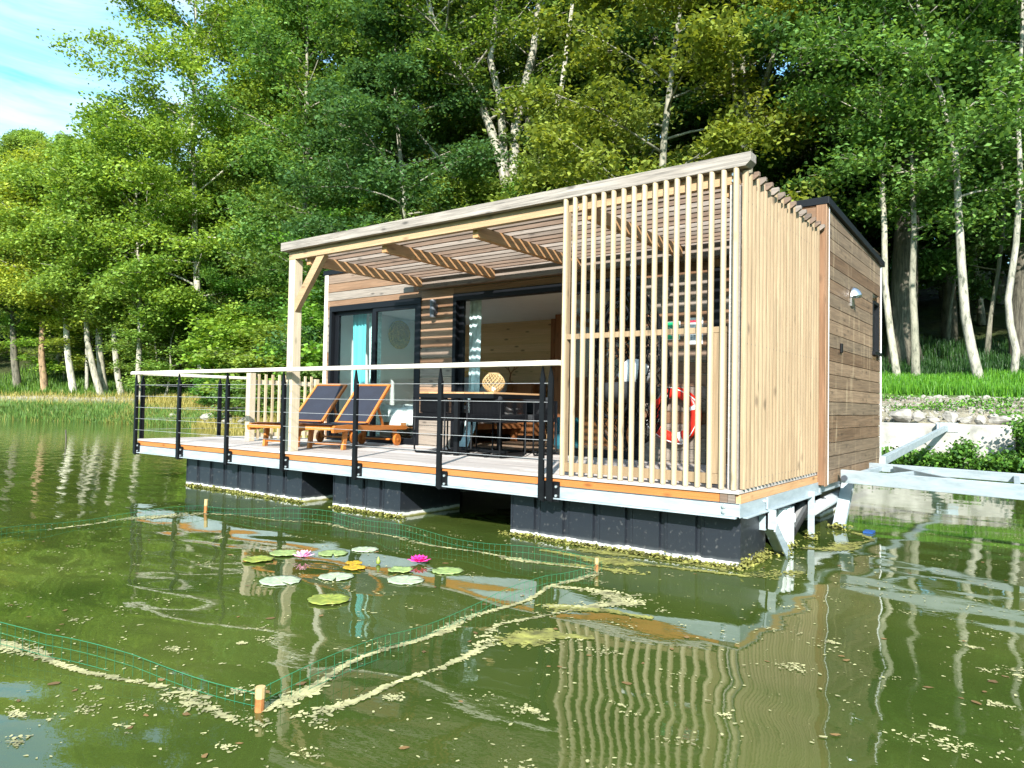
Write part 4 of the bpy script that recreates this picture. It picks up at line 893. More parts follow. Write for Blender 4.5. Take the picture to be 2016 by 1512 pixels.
# weed at the corner of the float: strands
def algae_clumps(name, spots, label, m='alga', n=150):
    r = np.random.RandomState(5); V = []; 
    for (x, y, z, sx, sy, sz) in spots:
        c = np.array([x, y, z])+r.normal(size=(n, 3))*[sx, sy, sz]; c[:, 2] = np.maximum(c[:, 2], W+.004); V.append(c)
    c = np.concatenate(V); v, fq = leaf_quads(r, c, .018, flat=.8); me = npmesh(name, v, fq, m, tones=np.repeat(r.rand(len(c)), 4))
    return tag(link(name, me), label, 'algae', kind='stuff')
sp = [(-.1-i*.09, .085, W+.012, .05, .015, .012) for i in range(25)]+[(-5.46-i*.12, .085, W+.012, .07, .015, .012) for i in range(22)]+[(-3.75-i*.1, .085, W+.012, .06, .015, .012) for i in range(11)]
sp += [(-.01, .15+i*.07, W+.02, .015, .04, .02) for i in range(9)]*2+[(.06, .95, W+.02, .03, .05, .018), (.05, 1.87, W+.02, .03, .02, .02), (.1, 2.72, W+.02, .05, .04, .018), (.02, 1.2, W+.03, .04, .1, .02)]*3
algae_clumps('algae', sp, 'yellow green algae fringe around the pontoons and brackets', n=55)

# ================================================================== THINGS ON AND AROUND THE CABIN
# mooring arms: galvanised frame running to the right, and the strut to the concrete wall
arm = empty('mooring_boom', (.12, 3.4, -.05)); tag(arm, 'pale galvanised steel double beam frame reaching right from the cabin over the water', 'mooring boom')
def arm_part(name, a, b, w, h):
    o = MB().beam(Vector(a)-arm.location, Vector(b)-arm.location, w, h).build(name, 'galv', arm, bevel=.004); return o
arm_part('beam', (.13, 2.72, -.065), (6.5, 1.0, -.055), .05, .135)
arm_part('beam', (.13, 4.15, -.05), (6.5, 2.3, -.03), .05, .095)
arm_part('diagonal_brace', (.42, 4.0, -.05), (1.35, 2.45, -.06), .04, .07)
arm_part('diagonal_brace', (.42, 2.70, -.06), (.8, 3.93, -.05), .04, .05)
arm_part('cross_piece', (1.66, 2.36, -.06), (1.60, 3.70, -.05), .05, .06)
arm_part('cross_piece', (.25, 2.72, -.06), (.25, 4.1, -.06), .05, .06)
MB().tube([(.05, -.72, -.03), (.05, -.76, -.03)], .03, 12).tube([(.05, .70, -.03), (.05, .66, -.03)], .03, 12).build('pivot_bolt', 'lamp_dark', arm)
st = empty('mooring_strut', (.1, 5.1, -.03)); tag(st, 'single galvanised strut from the cabin back corner to the concrete wall', 'strut')
MB().beam((0, 0, 0), (-.12, 8.2, .32), .07, .11).build('beam', 'galv', st, bevel=.004)
MB().box(-.32, .1, 7.9, 7.93, .22, .42).box(-.28, -.24, 7.7, 7.9, .22, .42).build('end_plate', 'galv', st)
fl = MB().box(.36, .45, 2.6, 2.74, W+.002, W+.022).build('blue_float', 'blue_ink'); tag(fl, 'small blue floating piece beside the mooring beam reflection', 'float')

# life ring
lr = empty('life_ring', (-1.49, 2.135, .535)); tag(lr, 'red orange life ring with white bands hanging on the wall behind the slats', 'life ring')
def torus_pts(R_, n=40): return [(R_*math.cos(2*math.pi*i/n), 0, R_*math.sin(2*math.pi*i/n)) for i in range(n)]
MB().tube(torus_pts(.255), .062, 14, closed=True).build('ring', 'red', lr, smooth=True)
for a in (20, 110, 200, 290):
    b = MB(); b.tube([(.255*math.cos(R(a+k*2.4)), 0, .255*math.sin(R(a+k*2.4))) for k in range(-2, 3)], .0645, 14, caps=False); b.build('band', 'white_tape', lr, smooth=True)
b = MB(); 
for a in (20, 110, 200, 290): b.tube([((.335-.05*math.sin(math.pi*k/10))*math.cos(R(a+k*9)), -.05, (.335-.05*math.sin(math.pi*k/10))*math.sin(R(a+k*9))) for k in range(11)], .006, 5)
b.tube([(.3, -.05, -.12), (.32, -.05, -.22), (.30, -.05, -.28)], .006, 5); b.build('rope', 'white_tape', lr)

# sun loungers
def make_lounger():
    root = empty('sun_lounger')
    Lw = .30
    for s in (-1, 1):
        prof = [(0, .285), (.05, .315), (.35, .325), (.9, .30), (1.4, .30), (1.80, .285), (1.84, .25), (1.80, .225), (1.3, .235), (.9, .235), (.4, .25), (.12, .225), (.02, .225)]
        MB().prism(prof, 0, s*Lw-.02, s*Lw+.02, .5).build('side_rail', 'teak', root, bevel=.004)
        MB().prism([(.30, .24), (.38, .25), (.34, .0), (.27, .0)], 0, s*(Lw-.035)-.018, s*(Lw-.035)+.018).build('leg', 'teak', root, bevel=.003)
        MB().prism([(1.52, .235), (1.60, .235), (1.60, .06), (1.54, .06)], 0, s*(Lw-.035)-.018, s*(Lw-.035)+.018).build('leg', 'teak', root, bevel=.003)
        w = MB().tube([(s*(Lw+.0)-.018, 1.57, .085), (s*(Lw+.0)+.018, 1.57, .085)], .085, 24); w.tube([(s*(Lw+.02), 1.57, .085), (s*(Lw+.026), 1.57, .085)], .02, 10); w.build('wheel', 'teak', root)
    for q_ in ((-Lw+.02, Lw-.02, .0, .045, .26, .30), (-Lw, Lw, .30, .33, .06, .09), (-Lw, Lw, 1.54, 1.58, .075, .10), (-Lw+.02, Lw-.02, 1.77, 1.80, .24, .28), (-Lw+.02, Lw-.02, .84, .875, .25, .285)): MB().box(*q_).build('crossbar', 'teak', root)
    mb = MB(); n = 10
    for i in range(n):
        y0, y1 = .03+i*.082, .03+(i+1)*.082; sag = lambda y: .335-.018*math.sin(math.pi*min(1, max(0, (y-.03)/.82)))
        mb._add([(-Lw+.025, y0, sag(y0)), (Lw-.025, y0, sag(y0)), (Lw-.025, y1, sag(y1)), (-Lw+.025, y1, sag(y1)), (-Lw+.025, y0, sag(y0)-.006), (Lw-.025, y0, sag(y0)-.006), (Lw-.025, y1, sag(y1)-.006), (-Lw+.025, y1, sag(y1)-.006)], [(0, 1, 2, 3), (7, 6, 5, 4), (0, 4, 5, 1), (2, 6, 7, 3)], .5)
    mb.build('seat_fabric', 'navy', root)
    h, t = Vector((0, .86, .33)), Vector((0, 1.42, .87)); bk = MB(); dv = (t-h).normalized()
    for s in (-1, 1): bk.beam((s*(Lw-.045), h.y, h.z), (s*(Lw-.045), t.y, t.z), .035, .035)
    bk.beam((-Lw+.06, t.y, t.z-.01), (Lw-.06, t.y, t.z-.01), .04, .035, side=dv).beam((-Lw+.06, h.y+.02, h.z), (Lw-.06, h.y+.02, h.z), .03, .03, side=dv)
    b = bk.build('backrest_frame', 'teak', root)
    q0, q1 = h+dv*.03, t-dv*.03
    MB().beam(q0, q1, (Lw-.06)*2, .006, side=(0, -dv.z, dv.y)).build('backrest_fabric', 'navy', b)
    sp = MB()
    for s in (-1, 1): sp.beam((s*(Lw-.09), 1.16, .60), (s*(Lw-.09), 1.34, .27), .022, .035)
    sp.beam((-Lw+.09, 1.34, .285), (Lw-.09, 1.34, .285), .03, .02); sp.build('prop', 'teak', root)
    return root
l1 = make_lounger(); l1.location = (-5.60, .36, 0); l1.rotation_euler = (0, 0, R(15))
tag(l1, 'teak sun lounger with navy fabric, the nearer one right of the wooden post', 'sun lounger', 'pair of sun loungers on the deck')
l2 = copy_tree(l1); l2.location = (-6.38, .22, 0); tag(l2, 'teak sun lounger with navy fabric, the farther one partly behind the wooden post', 'sun lounger')

# dining table
tb = empty('dining_table', (-3.82, 1.52, 0)); tag(tb, 'black framed dining table with pale slatted top', 'table')
mb = MB()
for i in range(8): mb.box(-.585+i*.147, -.585+i*.147+.141, -.46, .46, .742, .762)
mb.build('tabletop', 'tan_y', tb)
MB().box(-.59, .59, -.465, -.44, .69, .741).box(-.59, .59, .44, .465, .69, .741).box(-.59, -.565, -.44, .44, .69, .741).box(.565, .59, -.44, .44, .69, .741).build('apron', 'black', tb)
for yy in (-.42, .42): MB().box(-.03, .03, yy-.02, yy+.02, .0, .69).build('leg', 'black', tb)
MB().box(-.02, .02, -.4, .4, .03, .06).box(-.45, .45, -.02, .02, .03, .06).box(-.45, -.41, -.4, .4, .0, .03).box(.41, .45, -.4, .4, 0, .03).build('floor_brace', 'black', tb)
# rope chairs
def make_chair():
    root = empty('rope_chair'); w, dp = .25, .25
    fr = MB(); r_ = .011
    for s in (-1, 1): fr.tube([(s*w, -dp, .665), (s*w, -dp, .06), (s*w, -dp+.02, .02), (s*w, -dp+.06, .011), (s*w, dp-.06, .011), (s*w, dp-.02, .02), (s*w, dp, .06), (s*w, dp, .665)], r_, 8)
    fr.tube([(-w, dp, .665), (-w, -dp, .665), (w, -dp, .665), (w, dp, .665)], r_, 8).tube([(-w, dp, .42), (-w, -dp, .42), (w, -dp, .42), (w, dp, .42)], r_, 8).tube([(-w, dp, .42), (w, dp, .42)], r_, 8).tube([(-w, -dp+.06, .011), (w, -dp+.06, .011)], r_, 8)
    fr.build('frame', 'black', root, smooth=True)
    rp = MB(); n = 25
    for i in range(n+1):
        a = -w+2*w*i/n; rp.tube([(a, -dp-.008, .672), (a, -dp-.010, .41)], .0042, 4, tone=.5); rp.tube([(a, -dp+.010, .672), (a, -dp+.008, .41)], .0042, 4, tone=.5)
    for s in (-1, 1):
        for i in range(n+1):
            a = -dp+2*dp*i/n; rp.tube([(s*(w+.009), a, .672), (s*(w+.009), a, .41)], .0042, 4, tone=.5)
    rp.build('rope_back', 'rope', root)
    MB().box(-w+.02, w-.02, -dp+.02, dp, .43, .50).build('seat_cushion', 'charcoal', root, bevel=.02)
    MB().box(-w+.04, w-.04, -dp+.03, -dp+.11, .50, .72).build('back_cushion', 'charcoal', root, bevel=.03)
    return root
c1 = make_chair(); c1.location = (-4.22, 1.30, 0)
tag(c1, 'black rope armchair on the near left side of the table, back towards the railing', 'chair', 'black rope chairs around the table')
for (x, y, rz, lb) in ((-3.42, 1.36, 0, 'black rope armchair on the near right side of the table, right behind the double posts'), (-3.38, 2.0-.03, 180, 'black rope armchair at the far right of the table by the open door'), (-4.24, 1.93, 180, 'black rope armchair at the far left of the table by the cladding')):
    c = copy_tree(c1); c.location = (x, y, 0); c.rotation_euler = (0, 0, R(rz)); tag(c, lb, 'chair')
# lantern on the table
ln = empty('bamboo_lantern', (-3.52, 1.42, .762)); tag(ln, 'round woven bamboo lantern standing on the dining table', 'lantern')
mb = MB(); Rz = lambda t: (.135*math.sin(math.pi*(.14+.72*t))**.8, .015+.21*t)
for k in range(17):
    for s in (-1, 1):
        pts = []
        for i in range(13):
            t = i/12; r_, z = Rz(t); a = 2*math.pi*k/17+s*t*1.5; pts.append((r_*math.cos(a), r_*math.sin(a), z))
        mb.tube(pts, .0045, 4)
mb.build('weave', 'bamboo', ln)
MB().tube([(.062*math.cos(2*math.pi*i/24), .062*math.sin(2*math.pi*i/24), .012) for i in range(24)], .007, 6, closed=True).tube([(.062*math.cos(2*math.pi*i/24), .062*math.sin(2*math.pi*i/24), .232) for i in range(24)], .009, 6, closed=True).build('rim_ring', 'bamboo', ln)
MB().tube([(0, 0, .003), (0, 0, .07)], .025, 16).build('candle', 'linen', ln)

# hanging egg chair
eg = empty('hanging_chair', (-1.55, 1.15, 1.02)); tag(eg, 'black woven egg shaped hanging chair behind the slats', 'hanging chair')
r = random.Random(4); mb = MB()
def egg(u, v):  # u azimuth, v -1..1
    rr2 = .42*math.sqrt(max(0, 1-v*v))*(1-.12*v); return Vector((rr2*math.cos(u), rr2*math.sin(u)*.92, .83*v))
for k in range(330):
    u0 = r.uniform(R(-60), R(240)); v0 = r.uniform(-.9, .9); du = r.uniform(-1, 1)*1.0; dv_ = r.uniform(-1, 1)*.75
    pts = []
    for i in range(8):
        t = i/7-.5; u = u0+du*t; v = max(-.99, min(.99, v0+dv_*t))
        if -2.3 < ((u+math.pi) % (2*math.pi))-math.pi < -.95 and -.62 < v < .75: break
        pts.append(egg(u, v))
    if len(pts) > 2: mb.tube(pts, .0062, 4)
mb.build('weave', 'black', eg)
op = [egg(-math.pi/2+.72*math.sin(2*math.pi*i/32), .08+.70*math.cos(2*math.pi*i/32)) for i in range(32)]
MB().tube(op, .014, 8, closed=True).tube([(0, 0, .83), (0, 0, .90)], .012, 6).build('frame', 'black', eg, smooth=True)
ch = MB()
for i in range(24):
    z = .90+i*.0235
    ch.tube([(.006*(i % 2), .006*((i+1) % 2), z), (.006*(i % 2), .006*((i+1) % 2), z+.028)], .004, 4)
ch.build('chain', 'bolt', eg)
cu = MB().lathe([(.0, -.34), (.2, -.36), (.31, -.30), (.33, -.22), (.26, -.16), (0, -.14)], 24).build('cushion', 'charcoal', eg, smooth=True)
MB().lathe([(.0, -.10), (.12, -.10), (.17, 0), (.15, .1), (.07, .17), (0, .18)], 18, c=(0, .12, -.08)).build('back_cushion', 'linen', eg, smooth=True)

# bed, bedding and the things seen through the doors
bd = empty('bed', (-6.35, 3.55, 0)); tag(bd, 'bed with white bedding behind the left glass door', 'bed')
MB().box(-1.2, 1.0, -.75, .95, .22, .30).build('bed_frame', 'pine_dark', bd)
for x in (-1.1, .9):
    for y in (-.68, .88): MB().box(x-.04, x+.04, y-.04, y+.04, 0, .22).build('leg', 'pine_dark', bd)
MB().box(-1.15, .95, -.72, .92, .302, .50).build('mattress', 'linen', bd, bevel=.04)
def cloth(name, x0, x1, y0, y1, z, drop, m, parent, seed):
    r = np.random.RandomState(seed); nx, ny = 40, 34; xs_ = np.linspace(x0, x1, nx); ys_ = np.linspace(y0-drop, y1, ny); X_, Y_ = np.meshgrid(xs_, ys_)
    Z_ = z+.028*np.sin(X_*7+np.sin(Y_*5)*1.3)+.02*np.sin(Y_*11+X_*4)+.01*r.rand(ny, nx)
    dy = np.clip(y0-Y_, 0, None); Z_ = Z_-dy*.95; Y2 = np.where(Y_ < y0, y0-.04*np.sin(X_*16)*np.clip(dy*4, 0, 1)-.03, Y_)
    idx = np.arange(nx*ny).reshape(ny, nx); F_ = np.stack([idx[:-1, :-1], idx[:-1, 1:], idx[1:, 1:], idx[1:, :-1]], -1).reshape(-1, 4)
    o = link(name, npmesh(name, np.stack([X_, Y2, Z_], -1).reshape(-1, 3), F_, m, smooth=True), parent)
    s = o.modifiers.new('t', 'SOLIDIFY'); s.thickness = .03; return o
cloth('duvet', -1.18, .98, -.74, .93, .56, .36, 'linen', bd, 3)
pw = MB().lathe([(0, -.09), (.2, -.07), (.29, 0), (.22, .07), (0, .1)], 20).build('pillow', 'pillow', bd, smooth=True, rot=(R(60), 0, 0), loc=(.6, .66, .86)); 
pw2 = MB().lathe([(0, -.09), (.2, -.07), (.29, 0), (.22, .07), (0, .1)], 20).build('pillow', 'pillow', bd, smooth=True, rot=(R(60), 0, 0), loc=(-.1, .72, .86))
dr = empty('dresser', (-5.85, 4.72, 0)); tag(dr, 'reddish brown wooden dresser against the pine wall', 'dresser')
MB().box(-.55, .72, -.2, .2, .1, 1.0).build('body', 'pine_dark', dr, bevel=.005)
for k in range(3): MB().box(-.52+k*.415, -.13+k*.415, -.215, -.202, .70, .97).build('drawer', 'pine_dark', dr)
MB().box(-.5, .67, -.18, .18, 0, .1).build('plinth', 'frame', dr)
vt = MB(); r = random.Random(3)
def twig(p, d, l, k):
    q = p+d*l; vt.tube([p, (p+q)/2+Vector((r.uniform(-.02, .02), 0, 0)), q], .006+.002*k, 5)
    if k > 0:
        for s in (-1, 1): twig(q, (d+Vector((s*r.uniform(.4, .9), r.uniform(-.3, .3), .1))).normalized(), l*.72, k-1)
twig(Vector((0, 0, .02)), Vector((.1, 0, 1)).normalized(), .13, 3); vt.lathe([(0, 0), (.05, 0), (.05, .012), (0, .03)], 14)
o = vt.build('branch_ornament', 'pine_dark', loc=(-5.72, 4.65, 1.0)); tag(o, 'small dark branching twig ornament on the dresser', 'ornament')
o = MB().tube([(0, 0, 0), (0, 0, .04)], .26, 30).tube([(.19*math.cos(2*math.pi*i/30), .19*math.sin(2*math.pi*i/30), .04) for i in range(30)], .02, 6, closed=True).tube([(.1*math.cos(2*math.pi*i/30), .1*math.sin(2*math.pi*i/30), .045) for i in range(30)], .02, 6, closed=True).build('wall_basket', 'basket', rot=(0, R(90), 0), loc=(-7.695, 3.86, 1.86), smooth=False)
tag(o, 'round woven seagrass wall basket seen through the left glass door', 'wall basket', 'woven baskets on the white wall')
o2 = o.copy(); col.objects.link(o2); o2.location = (-7.695, 4.62, 1.60); o2.scale = (.8, .8, 1); tag(o2, 'smaller woven basket right of the larger one behind the glass', 'wall basket')
# wicker headboard and a wicker chair back behind the left door
wk = MB()
for i in range(26): wk.tube([(-.5+i*.04, 0, 0), (-.5+i*.04, 0, .55+.14*math.sin(math.pi*i/25))], .006, 4)
wk.tube([(-.5+i*.04, 0, .55+.14*math.sin(math.pi*i/25)) for i in range(26)], .012, 6).box(-.52, .52, -.012, .012, 0, .03)
o = wk.build('wicker_headboard', 'basket', loc=(-6.4, 4.55, .55)); tag(o, 'curved wicker headboard seen above the bed', 'headboard')
# blue stool inside
o = MB().lathe([(0, .0), (.17, .0), (.19, .05), (.18, .42), (.16, .45), (0, .45)], 24).build('teal_stool', 'blue_ink', loc=(-3.72, 3.4, -.0)); o.data.materials[0] = simple('teal_fabric', (.01, .11, .15), .7); tag(o, 'dark teal pouf inside the open doorway', 'stool')
# curtains: pleated sheets
def curtain(x0, x1, y, z0, z1, m, label, amp=.03, n=60, taper=0, puddle=0):
    mb = MB(); pts = []
    for side in (0, 1):
        for j in range(9):
            t = j/8; z = z0+(z1-z0)*t; xm = (x0+x1)/2; k = 1-taper*math.sin(math.pi*t)*.5
            for i in range(n):
                u = i/(n-1); x = xm+(x0-xm+(x1-x0)*u)*k; yy = y+amp*math.sin(u*math.pi*2*(x1-x0)/.085+.4*math.sin(t*5))*(.7+.3*math.sin(u*9))-side*.004-(puddle*(1-t)**8)
                pts.append((x, yy, z))
    F_ = []
    for s in (0, 1):
        b = s*9*n
        for j in range(8):
            for i in range(n-1): F_.append((b+j*n+i, b+j*n+i+1, b+(j+1)*n+i+1, b+(j+1)*n+i))
    mb._add(pts, F_, .5); o = mb.build('curtain', m, smooth=True); return tag(o, label, 'curtain')
curtain(-7.36, -7.02, 2.50, .02, 2.15, 'teal', 'teal pleated curtain at the left edge of the left glass door', taper=.3)
curtain(-7.03, -6.76, 2.56, .02, 2.15, 'pattern', 'pale patterned curtain beside the teal one in the left door', taper=.2)
curtain(-4.80, -4.60, 2.46, .01, 2.13, 'sheer', 'pale blue curtain at the left edge of the open doorway', amp=.014, puddle=.25)
# rag on the deck
def rag():
    r = np.random.RandomState(1); n = 14; g_ = np.linspace(-1, 1, n); X_, Y_ = np.meshgrid(g_*.14, g_*.09); Z_ = .02+.03*np.abs(np.sin(X_*30+Y_*20))*np.exp(-(X_**2+Y_**2)*60)
    idx = np.arange(n*n).reshape(n, n); F_ = np.stack([idx[:-1, :-1], idx[:-1, 1:], idx[1:, 1:], idx[1:, :-1]], -1).reshape(-1, 4)
    o = link('folded_cloth', npmesh('folded_cloth', np.stack([X_, Y_, Z_], -1).reshape(-1, 3), F_, 'linen', smooth=True)); o.location = (-.42, .35, 0); s = o.modifiers.new('t', 'SOLIDIFY'); s.thickness = .01; return o
tag(rag(), 'small white cloth lying on the deck behind the corner slats', 'cloth')

# ---- net enclosure with stakes
def stake(x, y, h, r_, lean, label):
    root = MB().tube([(0, 0, -.6), (lean[0]*.6, lean[1]*.6, 0.0), (lean[0], lean[1], h*.55)], r_, 10).build('stake', 'stake_wood', loc=(x, y, W), smooth=False)
    MB().tube([(lean[0], lean[1], h*.55), (lean[0]*1.3, lean[1]*1.3, h)], [r_*1.06, r_*1.04], 10).build('stake_top', 'bamboo', root)
    return tag(root, label, 'stake')
M['stake_wood'] = simple('wet_stake_wood', (.34, .13, .04), .5, var=.3, vscale=30)
stake(-.61, -3.72, .098, .019, (.005, 0, 0), 'nearest thick wooden stake with yellow top at the front corner of the net')
stake(-5.5, -1.11, .15, .018, (.01, 0, 0), 'far wooden stake with pale top at the back left corner of the net')
stake(-.83, -.68, .10, .015, (.0, 0, 0), 'brown stake at the right corner of the net below the slatted screen')
rn = np.random.RandomState(12)
def net(path, name):
    pts = []; 
    for i in range(len(path)-1):
        a, b = np.array(path[i][:2]), np.array(path[i+1][:2]); ha, hb = path[i][2], path[i+1][2]; n = max(2, int(np.linalg.norm(b-a)/.05))
        for k in range(n): t = k/n; p = a*(1-t)+b*t; pts.append((p[0], p[1], ha*(1-t)+hb*t))
    pts.append(tuple(path[-1])); mb = MB(); s = 0
    P = []
    for i, (x, y, h) in enumerate(pts):
        wv = .022*math.sin(i*.21)+.014*math.sin(i*.093+1); P.append((x+.03*math.sin(i*.13), y+.03*math.sin(i*.11+2), h+wv))
    for k in range(4):
        off = [0, -.052, -.104, -.156][k]
        mb.tube([(x, y, W+h*.78+off) for x, y, h in P], .0012 if k else .0016, 4)
    for x, y, h in P: mb.tube([(x, y, W-.25), (x+rn.normal()*.003, y+rn.normal()*.003, W+h*.78)], .0012, 3)
    return mb
nm = empty('net_enclosure', (0, 0, 0)); tag(nm, 'green wire mesh fence standing in the water round the water lilies', 'net fence')
sides = [[(-6.4, -5.6, .20), (-4.0, -4.75, .22), (-2.45, -4.12, .19), (-1.9, -4.0, .13), (-1.39, -3.88, .13), (-.61, -3.74, .10)],
         [(-.61, -3.74, .10), (-.72, -2.95, .12), (-.75, -2.1, .10), (-.80, -1.4, .14), (-.83, -.68, .09)],
         [(-.83, -.68, .09), (-1.5, -.74, .13), (-2.18, -.76, .14), (-3.1, -.68, .15), (-3.99, -.66, .15), (-4.8, -.9, .12), (-5.5, -1.11, .09)],
         [(-5.5, -1.11, .09), (-5.66, -1.97, .08), (-5.5, -3.06, .08), (-6.2, -5.0, .12), (-6.4, -5.6, .16)]]
for s_ in sides: net(s_, 's').build('mesh_side', 'netwire', nm)

# ---- water lilies
M['pad'] = simple('lily_pad', (.34, .43, .17), .45, var=.5, vscale=24); M['pad_y'] = simple('yellowing_lily_pad', (.27, .31, .05), .5, var=.6, vscale=34); M['pad_w'] = simple('pale_lily_pad', (.42, .50, .34), .45, var=.5, vscale=22)
def padmat(name, c, brown, var):
    m, t, p = mat(name); l = t.links.new; p.inputs['Roughness'].default_value = .42
    tc = N(t, 'ShaderNodeTexCoord'); sx = N(t, 'ShaderNodeSeparateXYZ'); l(tc.outputs['Object'], sx.inputs[0])
    at = N(t, 'ShaderNodeMath', operation='ARCTAN2'); l(sx.outputs['Y'], at.inputs[0]); l(sx.outputs['X'], at.inputs[1])
    ml = N(t, 'ShaderNodeMath', operation='MULTIPLY'); ml.inputs[1].default_value = 9; l(at.outputs[0], ml.inputs[0]); sn = N(t, 'ShaderNodeMath', operation='SINE'); l(ml.outputs[0], sn.inputs[0])
    vr = N(t, 'ShaderNodeMapRange'); vr.inputs['From Min'].default_value = .8; vr.inputs['From Max'].default_value = 1; vr.inputs['To Min'].default_value = 0; vr.inputs['To Max'].default_value = .45; l(sn.outputs[0], vr.inputs['Value'])
    n = N(t, 'ShaderNodeTexNoise'); n.inputs['Scale'].default_value = 17; n.inputs['Detail'].default_value = 7; n.inputs['Roughness'].default_value = .7; l(tc.outputs['Object'], n.inputs['Vector'])
    r_ = N(t, 'ShaderNodeValToRGB'); e = r_.color_ramp.elements; e[0].position = .38; e[0].color = tuple(q*(1-var) for q in c)+(1,); e[1].position = .56; e[1].color = c+(1,); x = e.new(.68); x.color = brown+(1,)
    l(n.outputs['Fac'], r_.inputs[0]); mx = N(t, 'ShaderNodeMix', data_type='RGBA'); mx.inputs['B'].default_value = tuple(min(1, q*1.5) for q in c)+(1,); l(vr.outputs[0], mx.inputs['Factor']); l(r_.outputs[0], mx.inputs['A'])
    l(mx.outputs['Result'], p.inputs['Base Color']); return m
M['pad'] = padmat('lily_pad', (.25, .34, .12), (.36, .38, .10), .4); M['pad_y'] = padmat('yellowing_lily_pad', (.24, .29, .05), (.40, .33, .05), .55); M['pad_w'] = padmat('pale_lily_pad', (.36, .42, .29), (.34, .40, .12), .35); M['pad_o'] = padmat('withered_lily_pad', (.45, .28, .02), (.22, .10, .02), .3)
def pad(x, y, rad, m, label, seed, curl=0.0, tilt=0):
    r = np.random.RandomState(seed); n = 40; cut = r.rand()*6.28; vs = [(0, 0, .004)]; fs = []; rings = 5
    for q in range(1, rings+1):
        for i in range(n+1):
            a = cut+.10+(2*math.pi-.20)*i/n; rr_ = rad*q/rings*(1+.035*math.sin(a*9+seed)+.02*math.sin(a*23))
            vs.append((rr_*math.cos(a), rr_*math.sin(a), .004+(q/rings)**3*curl*(1+.5*math.sin(a*5+seed))+.0015*math.sin(a*14)))
    for i in range(n): fs.append((0, 1+i, 2+i))
    for q in range(rings-1):
        for i in range(n): a0 = 1+q*(n+1)+i; b0 = a0+n+1; fs.append((a0, b0, b0+1, a0+1))
    mb = MB(); mb._add(vs, fs, .5); o = mb.build('lily_pad', m, loc=(x, y, W+.003), smooth=True); s = o.modifiers.new('t', 'SOLIDIFY'); s.thickness = .004; s.offset = -1
    o['group'] = 'lily pads inside the net'; return tag(o, label, 'lily pad')
pads = [(-3.01, -2.12, .125, 'pad_y', 'mottled yellow green lily pad, leftmost of the pads', .02), (-2.33, -2.40, .15, 'pad_w', 'large whitish lily pad with a slit, left foreground of the group', .006),
        (-3.06, -1.84, .13, 'pad', 'pale green lily pad between the leftmost pad and the pale pink flower', .012), (-2.79, -1.57, .13, 'pad', 'pale lily pad just right of the pale pink flower', .004), (-2.71, -1.30, .12, 'pad_w', 'farthest whitish lily pad at the back of the group', .004),
        (-2.13, -2.08, .13, 'pad_w', 'green veined whitish lily pad touching the small orange one', .012), (-2.24, -1.82, .09, 'pad_o', 'small orange yellow withered lily pad in the middle', .015), (-2.36, -1.72, .07, 'pad_o', 'smaller orange leaf behind the withered orange pad', .015),
        (-1.69, -2.50, .14, 'pad_y', 'nearest lily pad, bright yellow green and ragged', .012), (-1.70, -1.82, .14, 'pad_w', 'round pale lily pad with a yellow centre below the magenta flower', .004), (-1.93, -1.65, .10, 'pad', 'folded lily pad touching the foot of the magenta flower', .02), (-1.67, -1.42, .125, 'pad', 'rightmost lily pad right of the magenta flower', .006)]
for i, (x, y, r_, m_, lb, cu_) in enumerate(pads): pad(x, y, r_*.92, m_, lb, i+3, cu_*.35)
def flower(x, y, s, m, label, rings, openness):
    root = empty('water_lily_flower', (x, y, W+.01)); tag(root, label, 'water lily')
    for q in range(rings):
        n = 8; ph = q*.39; el = openness+q*(1.35-openness)/max(1, rings-1); mb = MB()
        for i in range(n):
            a = ph+2*math.pi*i/n; d = Vector((math.cos(a)*math.cos(el), math.sin(a)*math.cos(el), math.sin(el))); t = Vector((-math.sin(a), math.cos(a), 0)); up_ = d.cross(t)*-1
            L_ = s*(1-.14*q); w_ = s*.19
            o_ = Vector((math.cos(a), math.sin(a), 0))*s*.08; pts = []
            for k, (u, ww, c_) in enumerate(((0, .3, 0), (.3, .85, -.05), (.6, 1, -.02), (.85, .6, .05), (1, .04, .12))):
                c = o_+d*L_*u+up_*c_*L_*.6; pts += [c-t*w_*ww, c+up_*(-.12)*w_, c+t*w_*ww]
            mb._add(pts, [(k*3+j, k*3+j+1, (k+1)*3+j+1, (k+1)*3+j) for k in range(4) for j in range(2)], .5)
        o = mb.build('petal_ring', m, root, smooth=True); o.modifiers.new('t', 'SOLIDIFY').thickness = .002
    mb = MB(); mb.lathe([(0, 0), (s*.16, s*.05), (s*.14, s*.3), (0, s*.34)], 12); mb.build('stamens', 'petal_tip' if rings > 2 else m, root, smooth=True)
flower(-2.01, -1.37, .088, 'petal', 'magenta water lily flower, fully open, right of the pads', 4, .35)
flower(-2.79, -1.86, .085, 'petal_pale', 'pale pink half open water lily flower left of the pads', 3, .45)
o = MB().lathe([(0, 0), (.016, .008), (.018, .025), (.008, .05), (0, .062)], 10).build('lily_bud', 'pad_y', loc=(-2.22, -1.60, W), smooth=True); tag(o, 'small yellow green lily bud standing between the two flowers', 'flower bud')
# stick in the far water
o = MB().tube([(0, 0, -.3), (.02, 0, .12), (-.03, 0, .34)], .02, 6).build('stick', 'bark_dark', loc=(-19.5, 3.0, W)); o.color = (.1, .09, .07, 1); tag(o, 'short dark stick poking out of the water left of the deck', 'stick')

